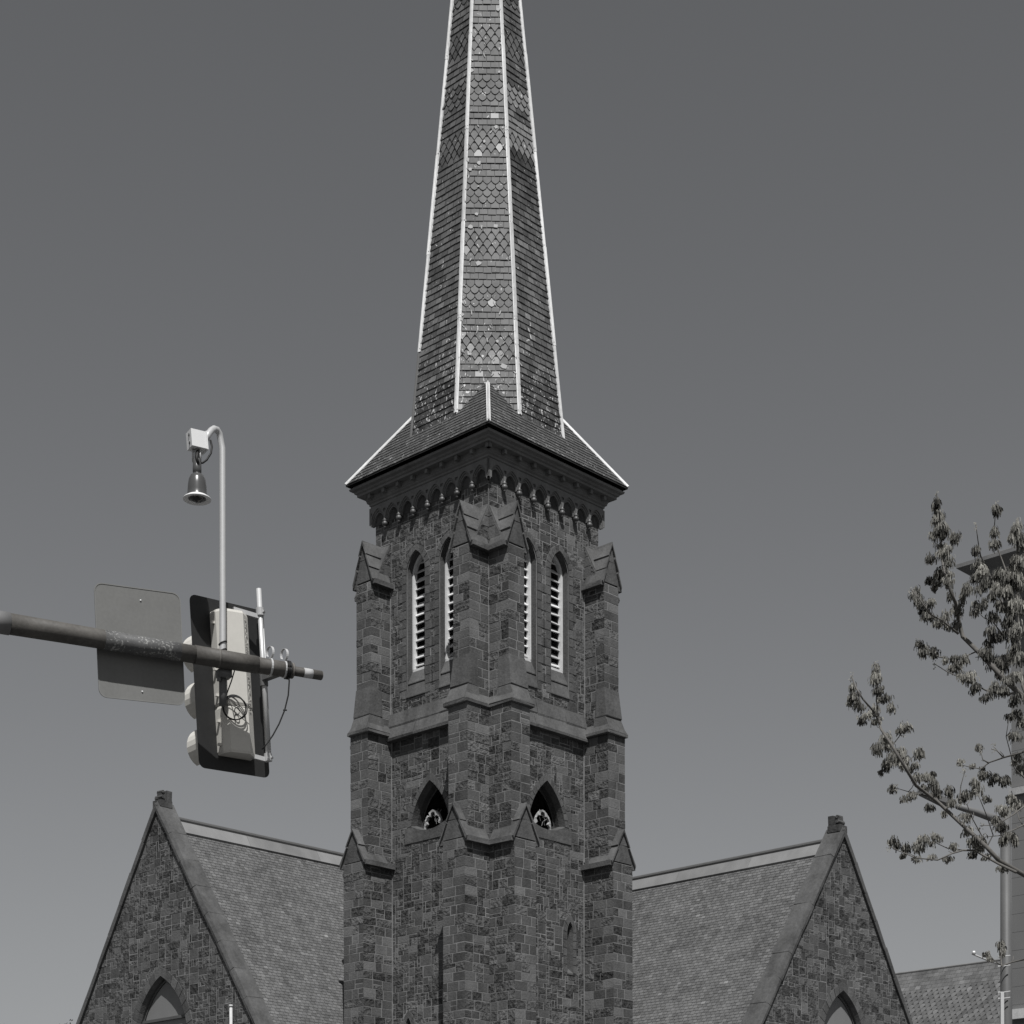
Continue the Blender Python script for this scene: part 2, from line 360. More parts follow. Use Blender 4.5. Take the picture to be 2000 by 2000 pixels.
# belfry lancets, curved windows, slits
for fr, cfg in FACES:
    for cx in cfg['lan']:
        m = MB()
        outer = subdiv(arch(cx, .68, 20.08, 24.33, 25.28, 5), .31); inner = subdiv(arch(cx, .46, 20.08, 24.33, 25.06, 5), .31)
        ring(m, fr, outer, inner, .014, -.1, 1, mo=.034)
        for i in range(1, 13, 2):                    # every other jamb stone reaches further into the wall
            for sgn in (-1, 1):
                z0 = 20.08 + 4.25 * i / 14
                P = sorted([cx + sgn * .68, cx + sgn * .82])
                m.prism([fr.P(P[0], -.02, z0 + .01), fr.P(P[1], -.02, z0 + .01), fr.P(P[1], -.02, z0 + .29), fr.P(P[0], -.02, z0 + .29)],
                        [fr.P(P[0], .022, z0 + .01), fr.P(P[1], .022, z0 + .01), fr.P(P[1], .022, z0 + .29), fr.P(P[0], .022, z0 + .29)], 1, U(.2, .8))
        in2 = arch(cx, .462, 20.08, 24.33, 25.062, 9); in3 = arch(cx, .452, 20.08, 24.33, 25.045, 9)
        reveal(m, fr, in2, .034, -.09, in3, 1, .45); reveal(m, fr, in3, -.09, -.6, None, 1, .35)
        for z0, z1, p0, p1 in ((20.08, 20.6, .05, -.07), (20.56, 21.06, -.03, -.26)):   # two weathered sill slopes
            hw = .46 if p0 > 0 else .452
            m.prism([fr.P(cx - hw, p0, z0), fr.P(cx - hw, p0, z0 + .03), fr.P(cx - hw, p1, z1), fr.P(cx - hw, -.5, z1), fr.P(cx - hw, -.5, z0)],
                    [fr.P(cx + hw, p0, z0), fr.P(cx + hw, p0, z0 + .03), fr.P(cx + hw, p1, z1), fr.P(cx + hw, -.5, z1), fr.P(cx + hw, -.5, z0)], 0, U(.5, .8))
        wn = m.build('lancet_window', [DRESS, SMOOTH], church)
        f = MB(); o1 = arch(cx, .45, 21.04, 24.33, 25.04, 9); o2 = arch(cx, .37, 21.12, 24.33, 24.92, 9)
        for i in range(len(o1) - 1):
            poly = [o1[i], o1[i + 1], o2[i + 1], o2[i]]
            f.prism([fr.P(x, -.4, z) for x, z in poly], [fr.P(x, -.25, z) for x, z in poly], 0, U(.4, .7))
        f.box(fr.P(cx, -.32, 21.08), fr.u * .45, fr.n * .07, V((0, 0, .04)), 0, .5)
        f.build('louver_frame', WHITE, wn)
        s = MB(); z = 21.2
        while z < 24.75:
            hh = .37
            if z > 24.33: hh = max(.05, .37 * (1 - ((z - 24.33) / .62) ** 1.4))
            if True:
                dz = U(-.02, .02); du = U(-.018, .018)
                s.box(fr.P(cx, -.42, z + .1), fr.u * hh + V((0, 0, du)), (fr.n * .088 + V((0, 0, -.088 + dz))), (fr.n * .012 + V((0, 0, .012))), 0, U(-.1, .7) if R_() < .75 else U(-.6, .1))
            z += .292
        s.build('louver_panel', WHITE, wn)
    for cx in cfg['tri']:
        m = MB(); o = tri(cx, ztri - .03, 1.14, 17.36, .2, .25, 8); i_ = tri(cx, ztri, .92, 17.08, .17, .25, 8)
        k = 8; oo, ii = o[k:] + [o[0]], i_[k:] + [i_[0]]
        ring(m, fr, oo, ii, .016, -.1, 1, mo=.034)
        i3 = tri(cx, ztri + .03, .84, 16.98, .16, .25, 8)
        reveal(m, fr, i_, .034, -.2, i3, 1, .3, True); reveal(m, fr, i3, -.2, -.45, None, 1, .1, True)
        i4 = tri(cx, ztri + .08, .76, 16.86, .15, .25, 8)
        for q in range(len(i3)):
            r_ = (q + 1) % len(i3); m.face([fr.P(i3[q][0], -.4, i3[q][1]), fr.P(i3[r_][0], -.4, i3[r_][1]), fr.P(i4[r_][0], -.4, i4[r_][1]), fr.P(i4[q][0], -.4, i4[q][1])], 1, 0)
        wn = m.build('curved_triangular_window', [DRESS, SMOOTH], church)
        # what is left of the tracery: a broken cusped arch
        tr = MB(); c0 = cx + (.16 if cfg['side'] == 'L' else .1); rr = random.Random(3 if cfg['side'] == 'L' else 8)
        ax = arch(c0, .42, 15.42, 15.62, 16.16, 7); n_ = len(ax)
        for q in range(n_ - 1):
            if cfg['side'] == 'L' and q == 10: continue
            def inn(k_):
                x, z = ax[k_]; d = .055 + (.09 if k_ % 4 == 2 else 0) + rr.uniform(0, .02); cxx, czz = c0, 15.66
                l = math.hypot(cxx - x, czz - z); return (x + (cxx - x) / l * d, z + (czz - z) / l * d)
            poly = [ax[q], ax[q + 1], inn(q + 1), inn(q)]
            tr.prism([fr.P(x, -.36, z) for x, z in poly], [fr.P(x, -.28 + rr.uniform(0, .02), z) for x, z in poly], 0, rr.uniform(-.2, .5))
        for q in range(9):
            x = c0 - .4 + .1 * q; h = rr.uniform(.03, .14)
            zc = 15.36 + .25 * ((x - cx) / .8) ** 2
            tr.prism([fr.P(x, -.36, zc), fr.P(x + .1, -.36, zc), fr.P(x + .08, -.36, zc + h), fr.P(x + .01, -.36, zc + h * .8)], [fr.P(x, -.26, zc), fr.P(x + .1, -.26, zc), fr.P(x + .08, -.26, zc + h), fr.P(x + .01, -.26, zc + h * .8)], 0, rr.uniform(.2, .8))
        for q in range(5):                           # bent wire netting
            x = c0 + rr.uniform(-.3, .3); z = 15.55 + rr.uniform(0, .5)
            tr.tube([fr.P(x, -.3, z), fr.P(x + rr.uniform(-.12, .12), -.3, z + rr.uniform(.05, .2)), fr.P(x + rr.uniform(-.2, .2), -.3, z + rr.uniform(.1, .3))], .006, 4, 0, .2)
        tr.build('broken_tracery', PALE, wn)
    for cx, z0, z1 in cfg['slit']:
        m = MB(); o = subdiv(arch(cx, .33, z0 - .04, z1 - .36, z1 + .27, 2), .3); i_ = subdiv(arch(cx, .15, z0 - .04, z1 - .38, z1, 2), .3)
        ring(m, fr, o, i_, .016, -.1, 1, mo=.03)
        i2 = arch(cx, .15, z0, z1 - .38, z1, 6); i3 = arch(cx, .11, z0, z1 - .4, z1 - .05, 6)
        reveal(m, fr, i2, .034, -.3, i3, 1, .5)
        m.prism([fr.P(cx - .15, .03, z0 - .04), fr.P(cx + .15, .03, z0 - .04), fr.P(cx + .15, -.3, z0 + .25), fr.P(cx - .15, -.3, z0 + .25)], [fr.P(cx - .15, .03, z0 - .1), fr.P(cx + .15, .03, z0 - .1), fr.P(cx + .15, -.3, z0 - .1), fr.P(cx - .15, -.3, z0 - .1)], 0, .6)
        m.face([fr.P(x, -.3, z) for x, z in i3], 1, .2)
        m.build('slit_window', [DRESS, SMOOTH], church)

# string course: two weathered slopes round the tower
for fr, cfg in FACES:
    m = MB()
    for za, zb, pa, pb in ((19.7, 19.24, .02, .13), (19.24, 18.8, .10, .25)):
        u = .6
        while u < 4.85:
            u2 = min(4.85, u + U(1.1, 1.7))
            if 4.85 - u2 < .5: u2 = 4.85
            A = [(0, za), (pa, za), (pb, zb), (pb - .01, zb - .085), (pb - .07, zb - .09), (0, zb - .09)]
            m.prism([fr.P(u + .006, p_, z_) for p_, z_ in A], [fr.P(u2 - .006, p_, z_) for p_, z_ in A], 0, U(.45, .85))
            u = u2
    m.build('string_course', DRESS, church, False, .01)

# buttresses: u counted from the tower corner, p outwards
def buttress(O, ux, nn):
    fr = Frame(O, ux, nn); m = MB()
    def body(s, bw, p, z0, z1, detail=True):
        u0, u1 = -s, bw - s
        q = [fr.P(u0, 0, z0), fr.P(u1, 0, z0), fr.P(u1, p, z0), fr.P(u0, p, z0)]
        m.prism(q, [x + V((0, 0, z1 - z0)) for x in q], 2, .5)
        zs = courses(z0, z1)
        coursed(m, fr, u0, u1, zs, p, .72)
        fs = Frame(fr.P(u0, p, 0), -nn, -ux); coursed(m, fs, 0, p, zs, 0, .45)
        ft = Frame(fr.P(u1, p, 0), -nn, ux); coursed(m, ft, 0, p, zs, 0, .45)
    body(.2, 1.0, 1.34, GROUND, 14.42)
    body(.1, .88, 1.1, 14.42, 18.9)
    body(.0, .74, .9, 18.9, 24.1)
    cap = MB(); caps = []
    def slope(z0, z1, p0, s0, u0r, p1, s1, u1r, lip):  # weathered offset: narrow at z1, wide at z0, with a drip lip
        def sec(s, ur, p, z): return [fr.P(-s, 0, z), fr.P(ur, 0, z), fr.P(ur, p, z), fr.P(-s, p, z)]
        rows = [sec(s0 - .04, u0r - .04, p0 - .05, z0 - lip - .03), sec(s0, u0r, p0, z0 - lip), sec(s0, u0r, p0, z0), sec(s1, u1r, p1, z1)]
        for A, B in zip(rows, rows[1:]): cap.prism(A, B, 0, U(.4, .8))
    def tier(z0, z1, p0, p1, s0, s1, ur0, ur1, lip, back):
        def sec(s_, ur, p, z): return [fr.P(-s_, back, z), fr.P(ur, back, z), fr.P(ur, p, z), fr.P(-s_, p, z)]
        um = U(.35, .5)
        rows = [sec(s0 - .01, ur0 - .01, p0 - .04, z0 - lip - .03), sec(s0, ur0, p0, z0 - lip), sec(s0, ur0, p0, z0), sec(s1, ur1, p1, z1)]
        tn_ = U(.3, .9)
        for A, B in zip(rows, rows[1:]): cap.prism(A, B, 0, tn_)
    bk = U(.42, .55)
    tier(19.53, 20.5, 1.03, .915, .035, .012, .79, .752, .02, bk)
    tier(19.0, 19.5, 1.2, 1.0, .06, .03, .82, .79, .1, bk - .05)
    slope(18.98, 19.26, 1.2, .16, .92, 1.08, .01, .76, .1)
    def gablet(u0, u1, zf, za, p, back, tiers):
        um = (u0 + u1) / 2
        # front gable stones with a joint, then the saddle-back slopes in stepped tiers
        A = [(u0 + .05, zf), (u1 - .05, zf), (um, za - .06)]
        for lo_, hi_ in ((zf, zf + .52 * (za - zf)), (zf + .52 * (za - zf) + .012, za)):
            q = inter(A, [(u0, lo_), (u1, lo_), (u1, hi_), (u0, hi_)])
            if len(q) > 2: cap.prism([fr.P(x, back, z) for x, z in q], [fr.P(x, p - .07, z) for x, z in q], 0, U(.3, .75))
        n = tiers
        for sg in (0, 1):
            ue = u0 if sg == 0 else u1
            for k in range(n):
                f0, f1 = k / n, (k + 1) / n
                xa, xb = ue + (um - ue) * f0, ue + (um - ue) * f1; zA, zB = zf + (za - zf) * f0, zf + (za - zf) * f1
                o_ = .05; dx = -o_ if sg == 0 else o_
                Q = [(xa + dx, zA - .02), (xa + dx * .3, zA - .1 if k == 0 else zA - .05), (xb - dx * .4, zB - .07), (xb, zB)]
                cap.prism([fr.P(x, back, z) for x, z in Q], [fr.P(x, p, z) for x, z in Q], 0, U(.35, .85))
            # drip course under the eave
            xs = (u0 - .09, u0 + .12) if sg == 0 else (u1 - .12, u1 + .09)
            cap.prism([fr.P(xs[0], 0, zf - .16), fr.P(xs[1], 0, zf - .16), fr.P(xs[1], 0, zf), fr.P(xs[0], 0, zf)], [fr.P(xs[0], p - .07, zf - .16), fr.P(xs[1], p - .07, zf - .16), fr.P(xs[1], p - .07, zf), fr.P(xs[0], p - .07, zf)], 0, U(.4, .7))
    caps.append(('weathering', cap)); cap = MB()
    gablet(-.29, .89, 14.46, 15.62, 1.41, .3, 2)
    caps.append(('gablet', cap)); cap = MB()
    gablet(-.1, .84, 24.16, 25.58, .97, .1, 3)
    # steep wedge behind the upper gablet, its side walls in masonry
    zt = 25.62
    A = [(0, 24.1), (.78, 24.1), (0, zt)]
    cap.prism([fr.P(.012, p, z) for p, z in A], [fr.P(.728, p, z) for p, z in A], 0, .65)
    for uu, nrm in ((.0, -ux), (.74, ux)):
        fs = Frame(fr.P(uu, 0, 0), nn, nrm)
        for zz0, zz1 in ((24.12, 24.45), (24.45, 24.85), (24.85, 25.2), (25.2, 25.55)):
            for x0, x1 in ((0, .3), (.3, .8)):
                q = inter([(x0 + .012, zz0 + .012), (x1 - .012, zz0 + .012), (x1 - .012, zz1 - .012), (x0 + .012, zz1 - .012)], [(0, 24.1), (.74, 24.1), (0, zt - .1)])
                if len(q) > 2 and abs(area(q)) > .002: stone(m, fs, q, 0, .012, 0 if R_() < .4 else 1, U(.2, .8), .002)
    # joints where the buttress meets the wall
    for z0, z1, s_, bw_ in ((GROUND, 14.3, .2, 1.), (14.6, 18.8, .1, .88), (18.9, 23.9, 0, .74)):
        for uu in ((-s_ - .022, -s_ - .002) if s_ else (-.012, .012), (bw_ - s_, bw_ - s_ + .04)):
            m.prism([fr.P(uu[0], 0, z0), fr.P(uu[1], 0, z0), fr.P(uu[1], .03, z0), fr.P(uu[0], .03, z0)], [fr.P(uu[0], 0, z1), fr.P(uu[1], 0, z1), fr.P(uu[1], .03, z1), fr.P(uu[0], .03, z1)], 2, .6)
    bo = m.build('buttress', ST, church)
    caps.append(('gablet', cap))
    for nm_, c_ in caps: c_.build(nm_, DRESS, bo, False, .011)
for args in ((C, a, -b), (C, b, -a), (Lc, -a, -b), (Rc, -b, -a), (Lc, b, a), (Rc, a, b)): buttress(*args)

# cornice: mouldings swept round the square, brackets, arcaded corbel table
def sq(p, z): return [C + a * (-p) + b * (-p) + V((0, 0, z)), C + a * (W + p) + b * (-p) + V((0, 0, z)), C + a * (W + p) + b * (W + p) + V((0, 0, z)), C + a * (-p) + b * (W + p) + V((0, 0, z))]
m = MB()
prof = [(.0, 27.02), (.12, 27.05), (.12, 27.1), (.16, 27.13), (.16, 27.18), (.22, 27.22), (.22, 27.27), (.24, 27.28), (.24, 27.44), (.46, 27.44), (.46, 27.52), (.52, 27.54), (.54, 27.6), (.64, 27.64), (.66, 27.7), (.655, 27.71), (.56, 27.715), (.56, 27.79), (.3, 27.8)]
for (p0, z0), (p1, z1) in zip(prof, prof[1:]):
    A, B = sq(p0, z0), sq(p1, z1)
    for i in range(4): m.face([A[i], A[(i + 1) % 4], B[(i + 1) % 4], B[i]], 0, U(.3, .6))
co = m.build('cornice', CARVED, church)
for fr, cfg in FACES:                                # blocks between the dark slots under the eave
    u = -.3
    while u < W + .35:
        m = MB(); m.box(fr.P(u, .31, 27.365), fr.u * .06, fr.n * .09, V((0, 0, .074)), 0, .3); m.build('eave_block', CARVED, co); u += .715
m = MB(); SP = 5.68 / 8; boss = []
for fr, cfg in FACES:
    for k in range(8):
        uc = -.09 + SP * (k + .5); hw = SP / 2
        for (hh, zs, za, p, pin) in ((hw - .03, 26.5, 26.95, .16, .12), (hw - .07, 26.5, 26.89, .12, .085), (hw - .11, 26.5, 26.82, .085, .013)):
            h = za - zs; r = (hh * hh + h * h) / (2 * hh); N_ = 24
            zz = []
            for i in range(N_ + 1):
                x = -hw + 2 * hw * i / N_; ax_ = abs(x)
                zz.append((uc + x, zs - .1 if ax_ >= hh else zs + math.sqrt(max(0, r * r - (r - hh + ax_) ** 2))))
            for (x0, z0), (x1, z1) in zip(zz, zz[1:]):
                hole = p > .13 and min(abs((x0 + x1) / 2 - (uc - hw)), abs((x0 + x1) / 2 - (uc + hw))) < .05
                segs = [(max(z0, z1), 27.07)] if not hole else [(max(z0, z1), 26.76), (26.86, 27.07)]
                if hole: m.face([fr.P(x0, p, z0), fr.P(x1, p, z1), fr.P(x1, p, 26.76), fr.P(x0, p, 26.76)], 0, .45); m.face([fr.P(x0, p, 26.86), fr.P(x1, p, 26.86), fr.P(x1, p, 27.07), fr.P(x0, p, 27.07)], 0, .45)
                else: m.face([fr.P(x0, p, z0), fr.P(x1, p, z1), fr.P(x1, p, 27.07), fr.P(x0, p, 27.07)], 0, .45)
                m.face([fr.P(x0, p, z0), fr.P(x1, p, z1), fr.P(x1, pin, z1), fr.P(x0, pin, z0)], 0, .35)
        if k < 7: boss.append((fr, uc + hw))
    m.box(fr.P(-.122, .078, 26.75), fr.u * .036, fr.n * .08, V((0, 0, .29)), 0, .4); m.box(fr.P(W + .122, .078, 26.75), fr.u * .036, fr.n * .08, V((0, 0, .29)), 0, .4)
ct = m.build('corbel_table', CARVED, church)
for fr, u in boss:
    q = MB(); q.lathe(fr.P(u, .14, 26.18), (0, 0, 1), [(.0, -.02), (.035, -.01), (.05, .02), (.045, .05), (.04, .06), (.075, .075), (.1, .12), (.1, .16), (.075, .21), (.06, .225), (.085, .24), (.085, .265), (.06, .28), (.05, .3), (.045, .34)], 12, 0, U(.2, .8))
    q.build('pendant_boss', BOSS, ct, True)

# ---------------------------------------------------------------- slates
def slates(mb, O, S, UP, N, outline, expo, wid, thick, tone, shape=None, h0=0, lap=.03, jit=.06):
    u0, u1, z0, z1 = bbox(outline); r0 = int(math.floor((z0 - h0) / expo)); r1 = int(math.ceil((z1 - h0) / expo))
    ed = list(edges(outline))
    for r in range(r0, r1 + 1):
        h = h0 + r * expo; kind = shape(h) if shape else 0
        off = (.5 if r % 2 else 0) * wid + (U(-.03, .03) if kind == 0 else 0)
        wd = wid; i0 = int(math.floor((u0 - off) / wd)) - 1; i1 = int(math.ceil((u1 - off) / wd)) + 1
        for i in range(i0, i1):
            x = off + i * wd; g = .006
            dl, dr = (U(-jit, jit) * wd, 0) if kind == 0 else (0, 0)
            tp = h + expo + lap
            if kind == 0:
                dz = U(-.008, .008)
                P = [(x + g, h + dz), (x + wd - g, h + dz + U(-.005, .005)), (x + wd - g, tp), (x + g, tp)]
            elif kind == 1:                          # fish-scale
                c = x + wd / 2; q = wd / 2 - g * 1.5; e = expo
                P = [(c - q, h + .32 * e), (c - q * .75, h + .02 * e), (c - q * .3, h - .2 * e), (c, h - .27 * e), (c + q * .3, h - .2 * e), (c + q * .75, h + .02 * e), (c + q, h + .32 * e), (c + q, tp), (c - q, tp)]
            else:                                    # pointed
                c = x + wd / 2; q = wd / 2 - g * 1.5; e = expo
                P = [(c - q, h + .5 * e), (c, h - .42 * e), (c + q, h + .5 * e), (c + q, tp), (c - q, tp)]
            for e in ed:
                P = clip(P, *e)
                if len(P) < 3: break
            if len(P) < 3 or abs(area(P)) < 2e-4: continue
            cx, cz = x + wd / 2, h + expo / 2; t = tone(cx, cz, kind)
            if t is None: continue
            tk = thick * U(.8, 1.25); L = expo + lap
            def at3(q_, lift): return O + S * q_[0] + UP * q_[1] + N * lift
            top = [at3(q_, .004 + tk * max(0, min(1.3, 1 - (q_[1] - h) / L))) for q_ in P]
            mb.face(top, 0, t)
            for k in range(len(P)):
                A_, B_ = P[k], P[(k + 1) % len(P)]
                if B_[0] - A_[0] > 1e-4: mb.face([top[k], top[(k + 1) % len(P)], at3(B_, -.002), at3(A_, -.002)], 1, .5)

# spire: octagon, a face towards each wall and each corner
ZA, K = 56.8, .0775
def sw(z): return K * (ZA - z)
def spire_tone(side):
    rr = random.Random(side + 40)
    def f(s, z, kind):
        t = U(.12, .7)
        if side == 1:                                # corner face, the palest
            t = U(.22, .6); q = R_()
            if q < .006: return U(4, 6)
            if q < .03: return U(1.2, 2.2)
            if z < 33.5 and R_() < .03: return U(1.2, 3)
        elif side == 2:                              # right-hand face with a band of paler new slates
            if 38.4 < z < 41.2:
                t = U(1.0, 1.5)
                if (39.85 < z < 40.3 or z < 38.75) and R_() < .65: t = U(-.1, .15)
            elif 37.7 < z <= 38.4: t = U(-.1, .2)
            elif z > 41.2: t = U(.0, .5)
            elif z < 37.7 and 36 < z and R_() < .35: t = U(-.1, .15)
            elif z < 30.6: t = U(-.1, .3)
            elif z < 35.5 and R_() < .16: t = U(.8, 1.25)
        elif side == 0:
            if z < 30.4: t = U(-.05, .3)
            elif z < 35.5 and R_() < .14: t = U(.8, 1.15)
            elif 36 < z < 38.3: t = U(.35, .7)
        return t
    return f
def bands(z0, lo):
    def f(h):
        if h < lo: return 0
        k = (h - z0) / 1.856; i = math.floor(k); fr_ = k - i
        if fr_ > .5: return 0
        return 1 if i % 2 else 2
    return f
spm = MB()
ang0 = math.atan2((-b).y, (-b).x)                    # the face parallel to the left tower wall
dstep = math.atan2((-a).y, (-a).x) - ang0
dstep = (dstep + math.pi) % (2 * math.pi) - math.pi  # +-90 degrees to the right-hand wall
sg = 1 if dstep > 0 else -1
vert = {}
for k in range(8):
    A = ang0 + sg * k * math.pi / 4; n = V((math.cos(A), math.sin(A), 0)); t = V((-n.y, n.x, 0)) * sg
    zb = 28.4; ap = 1.20711
    up = V((0, 0, 1)) - n * (ap * K); l = up.length; up = up / l
    O = AXIS + n * (ap * sw(zb)) + V((0, 0, zb)); Nn = (n + V((0, 0, ap * K))).normalized()
    H = (ZA - zb) * l; w0 = sw(zb)
    tri_ = [(-w0 / 2, 0), (w0 / 2, 0), (0, H)]
    spm.face([O + t * x + up * y for x, y in tri_], 1, .5)
    lo = 30.6 if k == 1 else 38.2
    sh = bands(31.0, lo) if k in (0, 1, 2) else None
    tn = spire_tone(k)
    if k in (0, 1, 2, 7, 3):
        slates(spm, O, t, up, Nn, [(-w0 / 2, 0), (w0 / 2, 0), (.02, H - .4), (-.02, H - .4)], .232, .285, .03, (lambda s, h, kd, tn=tn: tn(s, 28.4 + h / l, kd)), (lambda h, sh=sh: sh(28.4 + h / l)) if sh else None)
    else:
        slates(spm, O, t, up, Nn, [(-w0 / 2, 0), (w0 / 2, 0), (.02, H - .4), (-.02, H - .4)], .406, .4, .03, tn)
    av = A + sg * math.pi / 8; vert[k] = (V((math.cos(av), math.sin(av), 0)), n)
# pale repair patches and spalled spots, thick on the corner face and beside its hips
rp = random.Random(21)
A = ang0 + sg * math.pi / 4; n = V((math.cos(A), math.sin(A), 0)); t = V((-n.y, n.x, 0)) * sg
for i in range(78):
    z = rp.uniform(30.1, 33.4) if i < 44 else rp.uniform(33.6, 46); wz = sw(z)
    x = rp.uniform(-.42, .42) * wz if i % 3 else rp.choice((-1, 1)) * wz * .5 * rp.uniform(.82, .95)
    c = AXIS + n * (1.20711 * wz + .047) + t * x + V((0, 0, z)); up = (V((0, 0, 1)) - n * (1.20711 * K)).normalized()
    k = rp.randint(4, 7); thin = rp.random() < (.85 if i < 44 else .4); a0 = rp.uniform(-.9, .9); R1 = rp.uniform(.04, .11); R2 = R1 * (rp.uniform(.15, .3) if thin else rp.uniform(.6, 1.1))
    P = []
    for q in range(k):
        an = 2 * math.pi * q / k + rp.uniform(-.3, .3); u_, v_ = R2 * math.cos(an) * rp.uniform(.7, 1.2), R1 * math.sin(an) * rp.uniform(.7, 1.2)
        P.append(c + t * (u_ * math.cos(a0) - v_ * math.sin(a0)) + up * (u_ * math.sin(a0) + v_ * math.cos(a0)))
    spm.prism([p - n * .03 for p in P], P, 0, rp.uniform(3, 8))
spire = spm.build('spire', [SLATE, UNDER], church)
def hip(pts, d0, d1, nrm, wflange, parent, mt, seg=3.3, name='hip_strip'):   # bent flashing: flange, rolled ridge, flange
    m = MB(); p0, p1 = pts; L = (p1 - p0).length; n = max(1, int(L / seg)); ax = (p1 - p0).normalized()
    for i in range(n):
        lift = .008 + (.012 if i % 2 else 0); A = p0 + ax * (L * i / n - (.05 if i else 0)); B = p0 + ax * (L * (i + 1) / n)
        wf = wflange * (1 - .35 * i / max(1, n)) ; rows = []
        for P in (A, B):
            rr = .035
            rows.append([P + d0 * wf + nrm * .01, P + d0 * wf + nrm * (.035 + lift), P + d0 * .04 + nrm * (.03 + lift), P + d0 * .03 + nrm * (.055 + lift), P + nrm * (.075 + lift), P + d1 * .03 + nrm * (.055 + lift), P + d1 * .04 + nrm * (.03 + lift), P + d1 * wf + nrm * (.035 + lift), P + d1 * wf + nrm * .01])
        m.prism(rows[0], rows[1], 0, U(.3, .8))
        q = A + ax * .12
        for d in (d0, d1): m.box(q + d * wf * .6 + nrm * (.04 + lift), d * .008, ax * .008, nrm * .012, 0, -.2)
    return m.build(name, mt, parent)
for k in range(8):
    v, n0 = vert[k]; n1 = vert[(k + 1) % 8][1]
    rad = lambda z: sw(z) / (2 * math.sin(math.pi / 8))
    d0 = (n0 - v * n0.dot(v)).normalized() * 1; d1 = (n1 - v * n1.dot(v)).normalized()
    d0 = (d0 * math.cos(math.pi / 8) - v * math.sin(math.pi / 8)); d1 = (d1 * math.cos(math.pi / 8) - v * math.sin(math.pi / 8))
    zb = {0: 29.22, 1: 29.18, 2: 28.95, 7: 28.6}.get(k, 28.9)
    def pt(z): return AXIS + v * rad(z) + V((0, 0, z))
    if k == 7:
        hip((pt(32.05), pt(ZA - .5)), d0, d1, v, .085, spire, HIPM)
        hip((pt(zb), pt(32.0)), d0, d1, v, .05, spire, HIPD, name='bare_hip_board')
    else: hip((pt(zb), pt(ZA - .5)), d0, d1, v, .078, spire, HIPM)
# skirt roof below the spire
m = MB(); E_ = .735; SLP = 1.43; ZE = 27.86; half = W / 2 + E_
dirs = [(-b, a), (-a, b), (b, a), (a, b)]
for n, t in dirs:
    l = math.hypot(1, SLP); up = (V((0, 0, SLP)) - n) / l; Nn = (n * SLP + V((0, 0, 1))) / l
    O = AXIS + n * half + V((0, 0, ZE)); H = half * l
    m.face([O - t * half, O + t * half, O + t * (half * .3) + up * (H * .7), O - t * (half * .3) + up * (H * .7)], 1, .5)
    m.face([O - t * half - V((0, 0, .05)), O + t * half - V((0, 0, .05)), O + t * half, O - t * half], 1, .5)
    top = 2.7 / SLP * l
    def tn(s, h, kd):
        return None if h > top else (U(.1, .5) if R_() < .96 else U(.6, 1.))
    f_ = 1 - top / H
    slates(m, O, t, up, Nn, [(-half, 0), (half, 0), (half * f_, top), (-half * f_, top)], .195, .24, .022, tn)
skirt = m.build('skirt_roof', [SLATED, UNDER], church)
for n0, n1 in ((-b, -a), (-b, a), (b, -a), (a, b)):
    d = (n0 + n1); v = d.normalized()
    def pt(x): return AXIS + d * x + V((0, 0, ZE + (half - x) * SLP))
    ax = (pt(1) - pt(2)).normalized(); nrm = (v + V((0, 0, 1)) * 1.0).normalized(); nrm = (nrm - ax * nrm.dot(ax)).normalized()
    sd = ax.cross(nrm).normalized(); s0 = (sd - nrm * .45).normalized(); s1 = (-sd - nrm * .45).normalized()
    xt = half - (30.25 - ZE) / SLP
    hip((pt(half - .01), pt(xt)), s0, s1, nrm, .07, skirt, HIPM, 4)

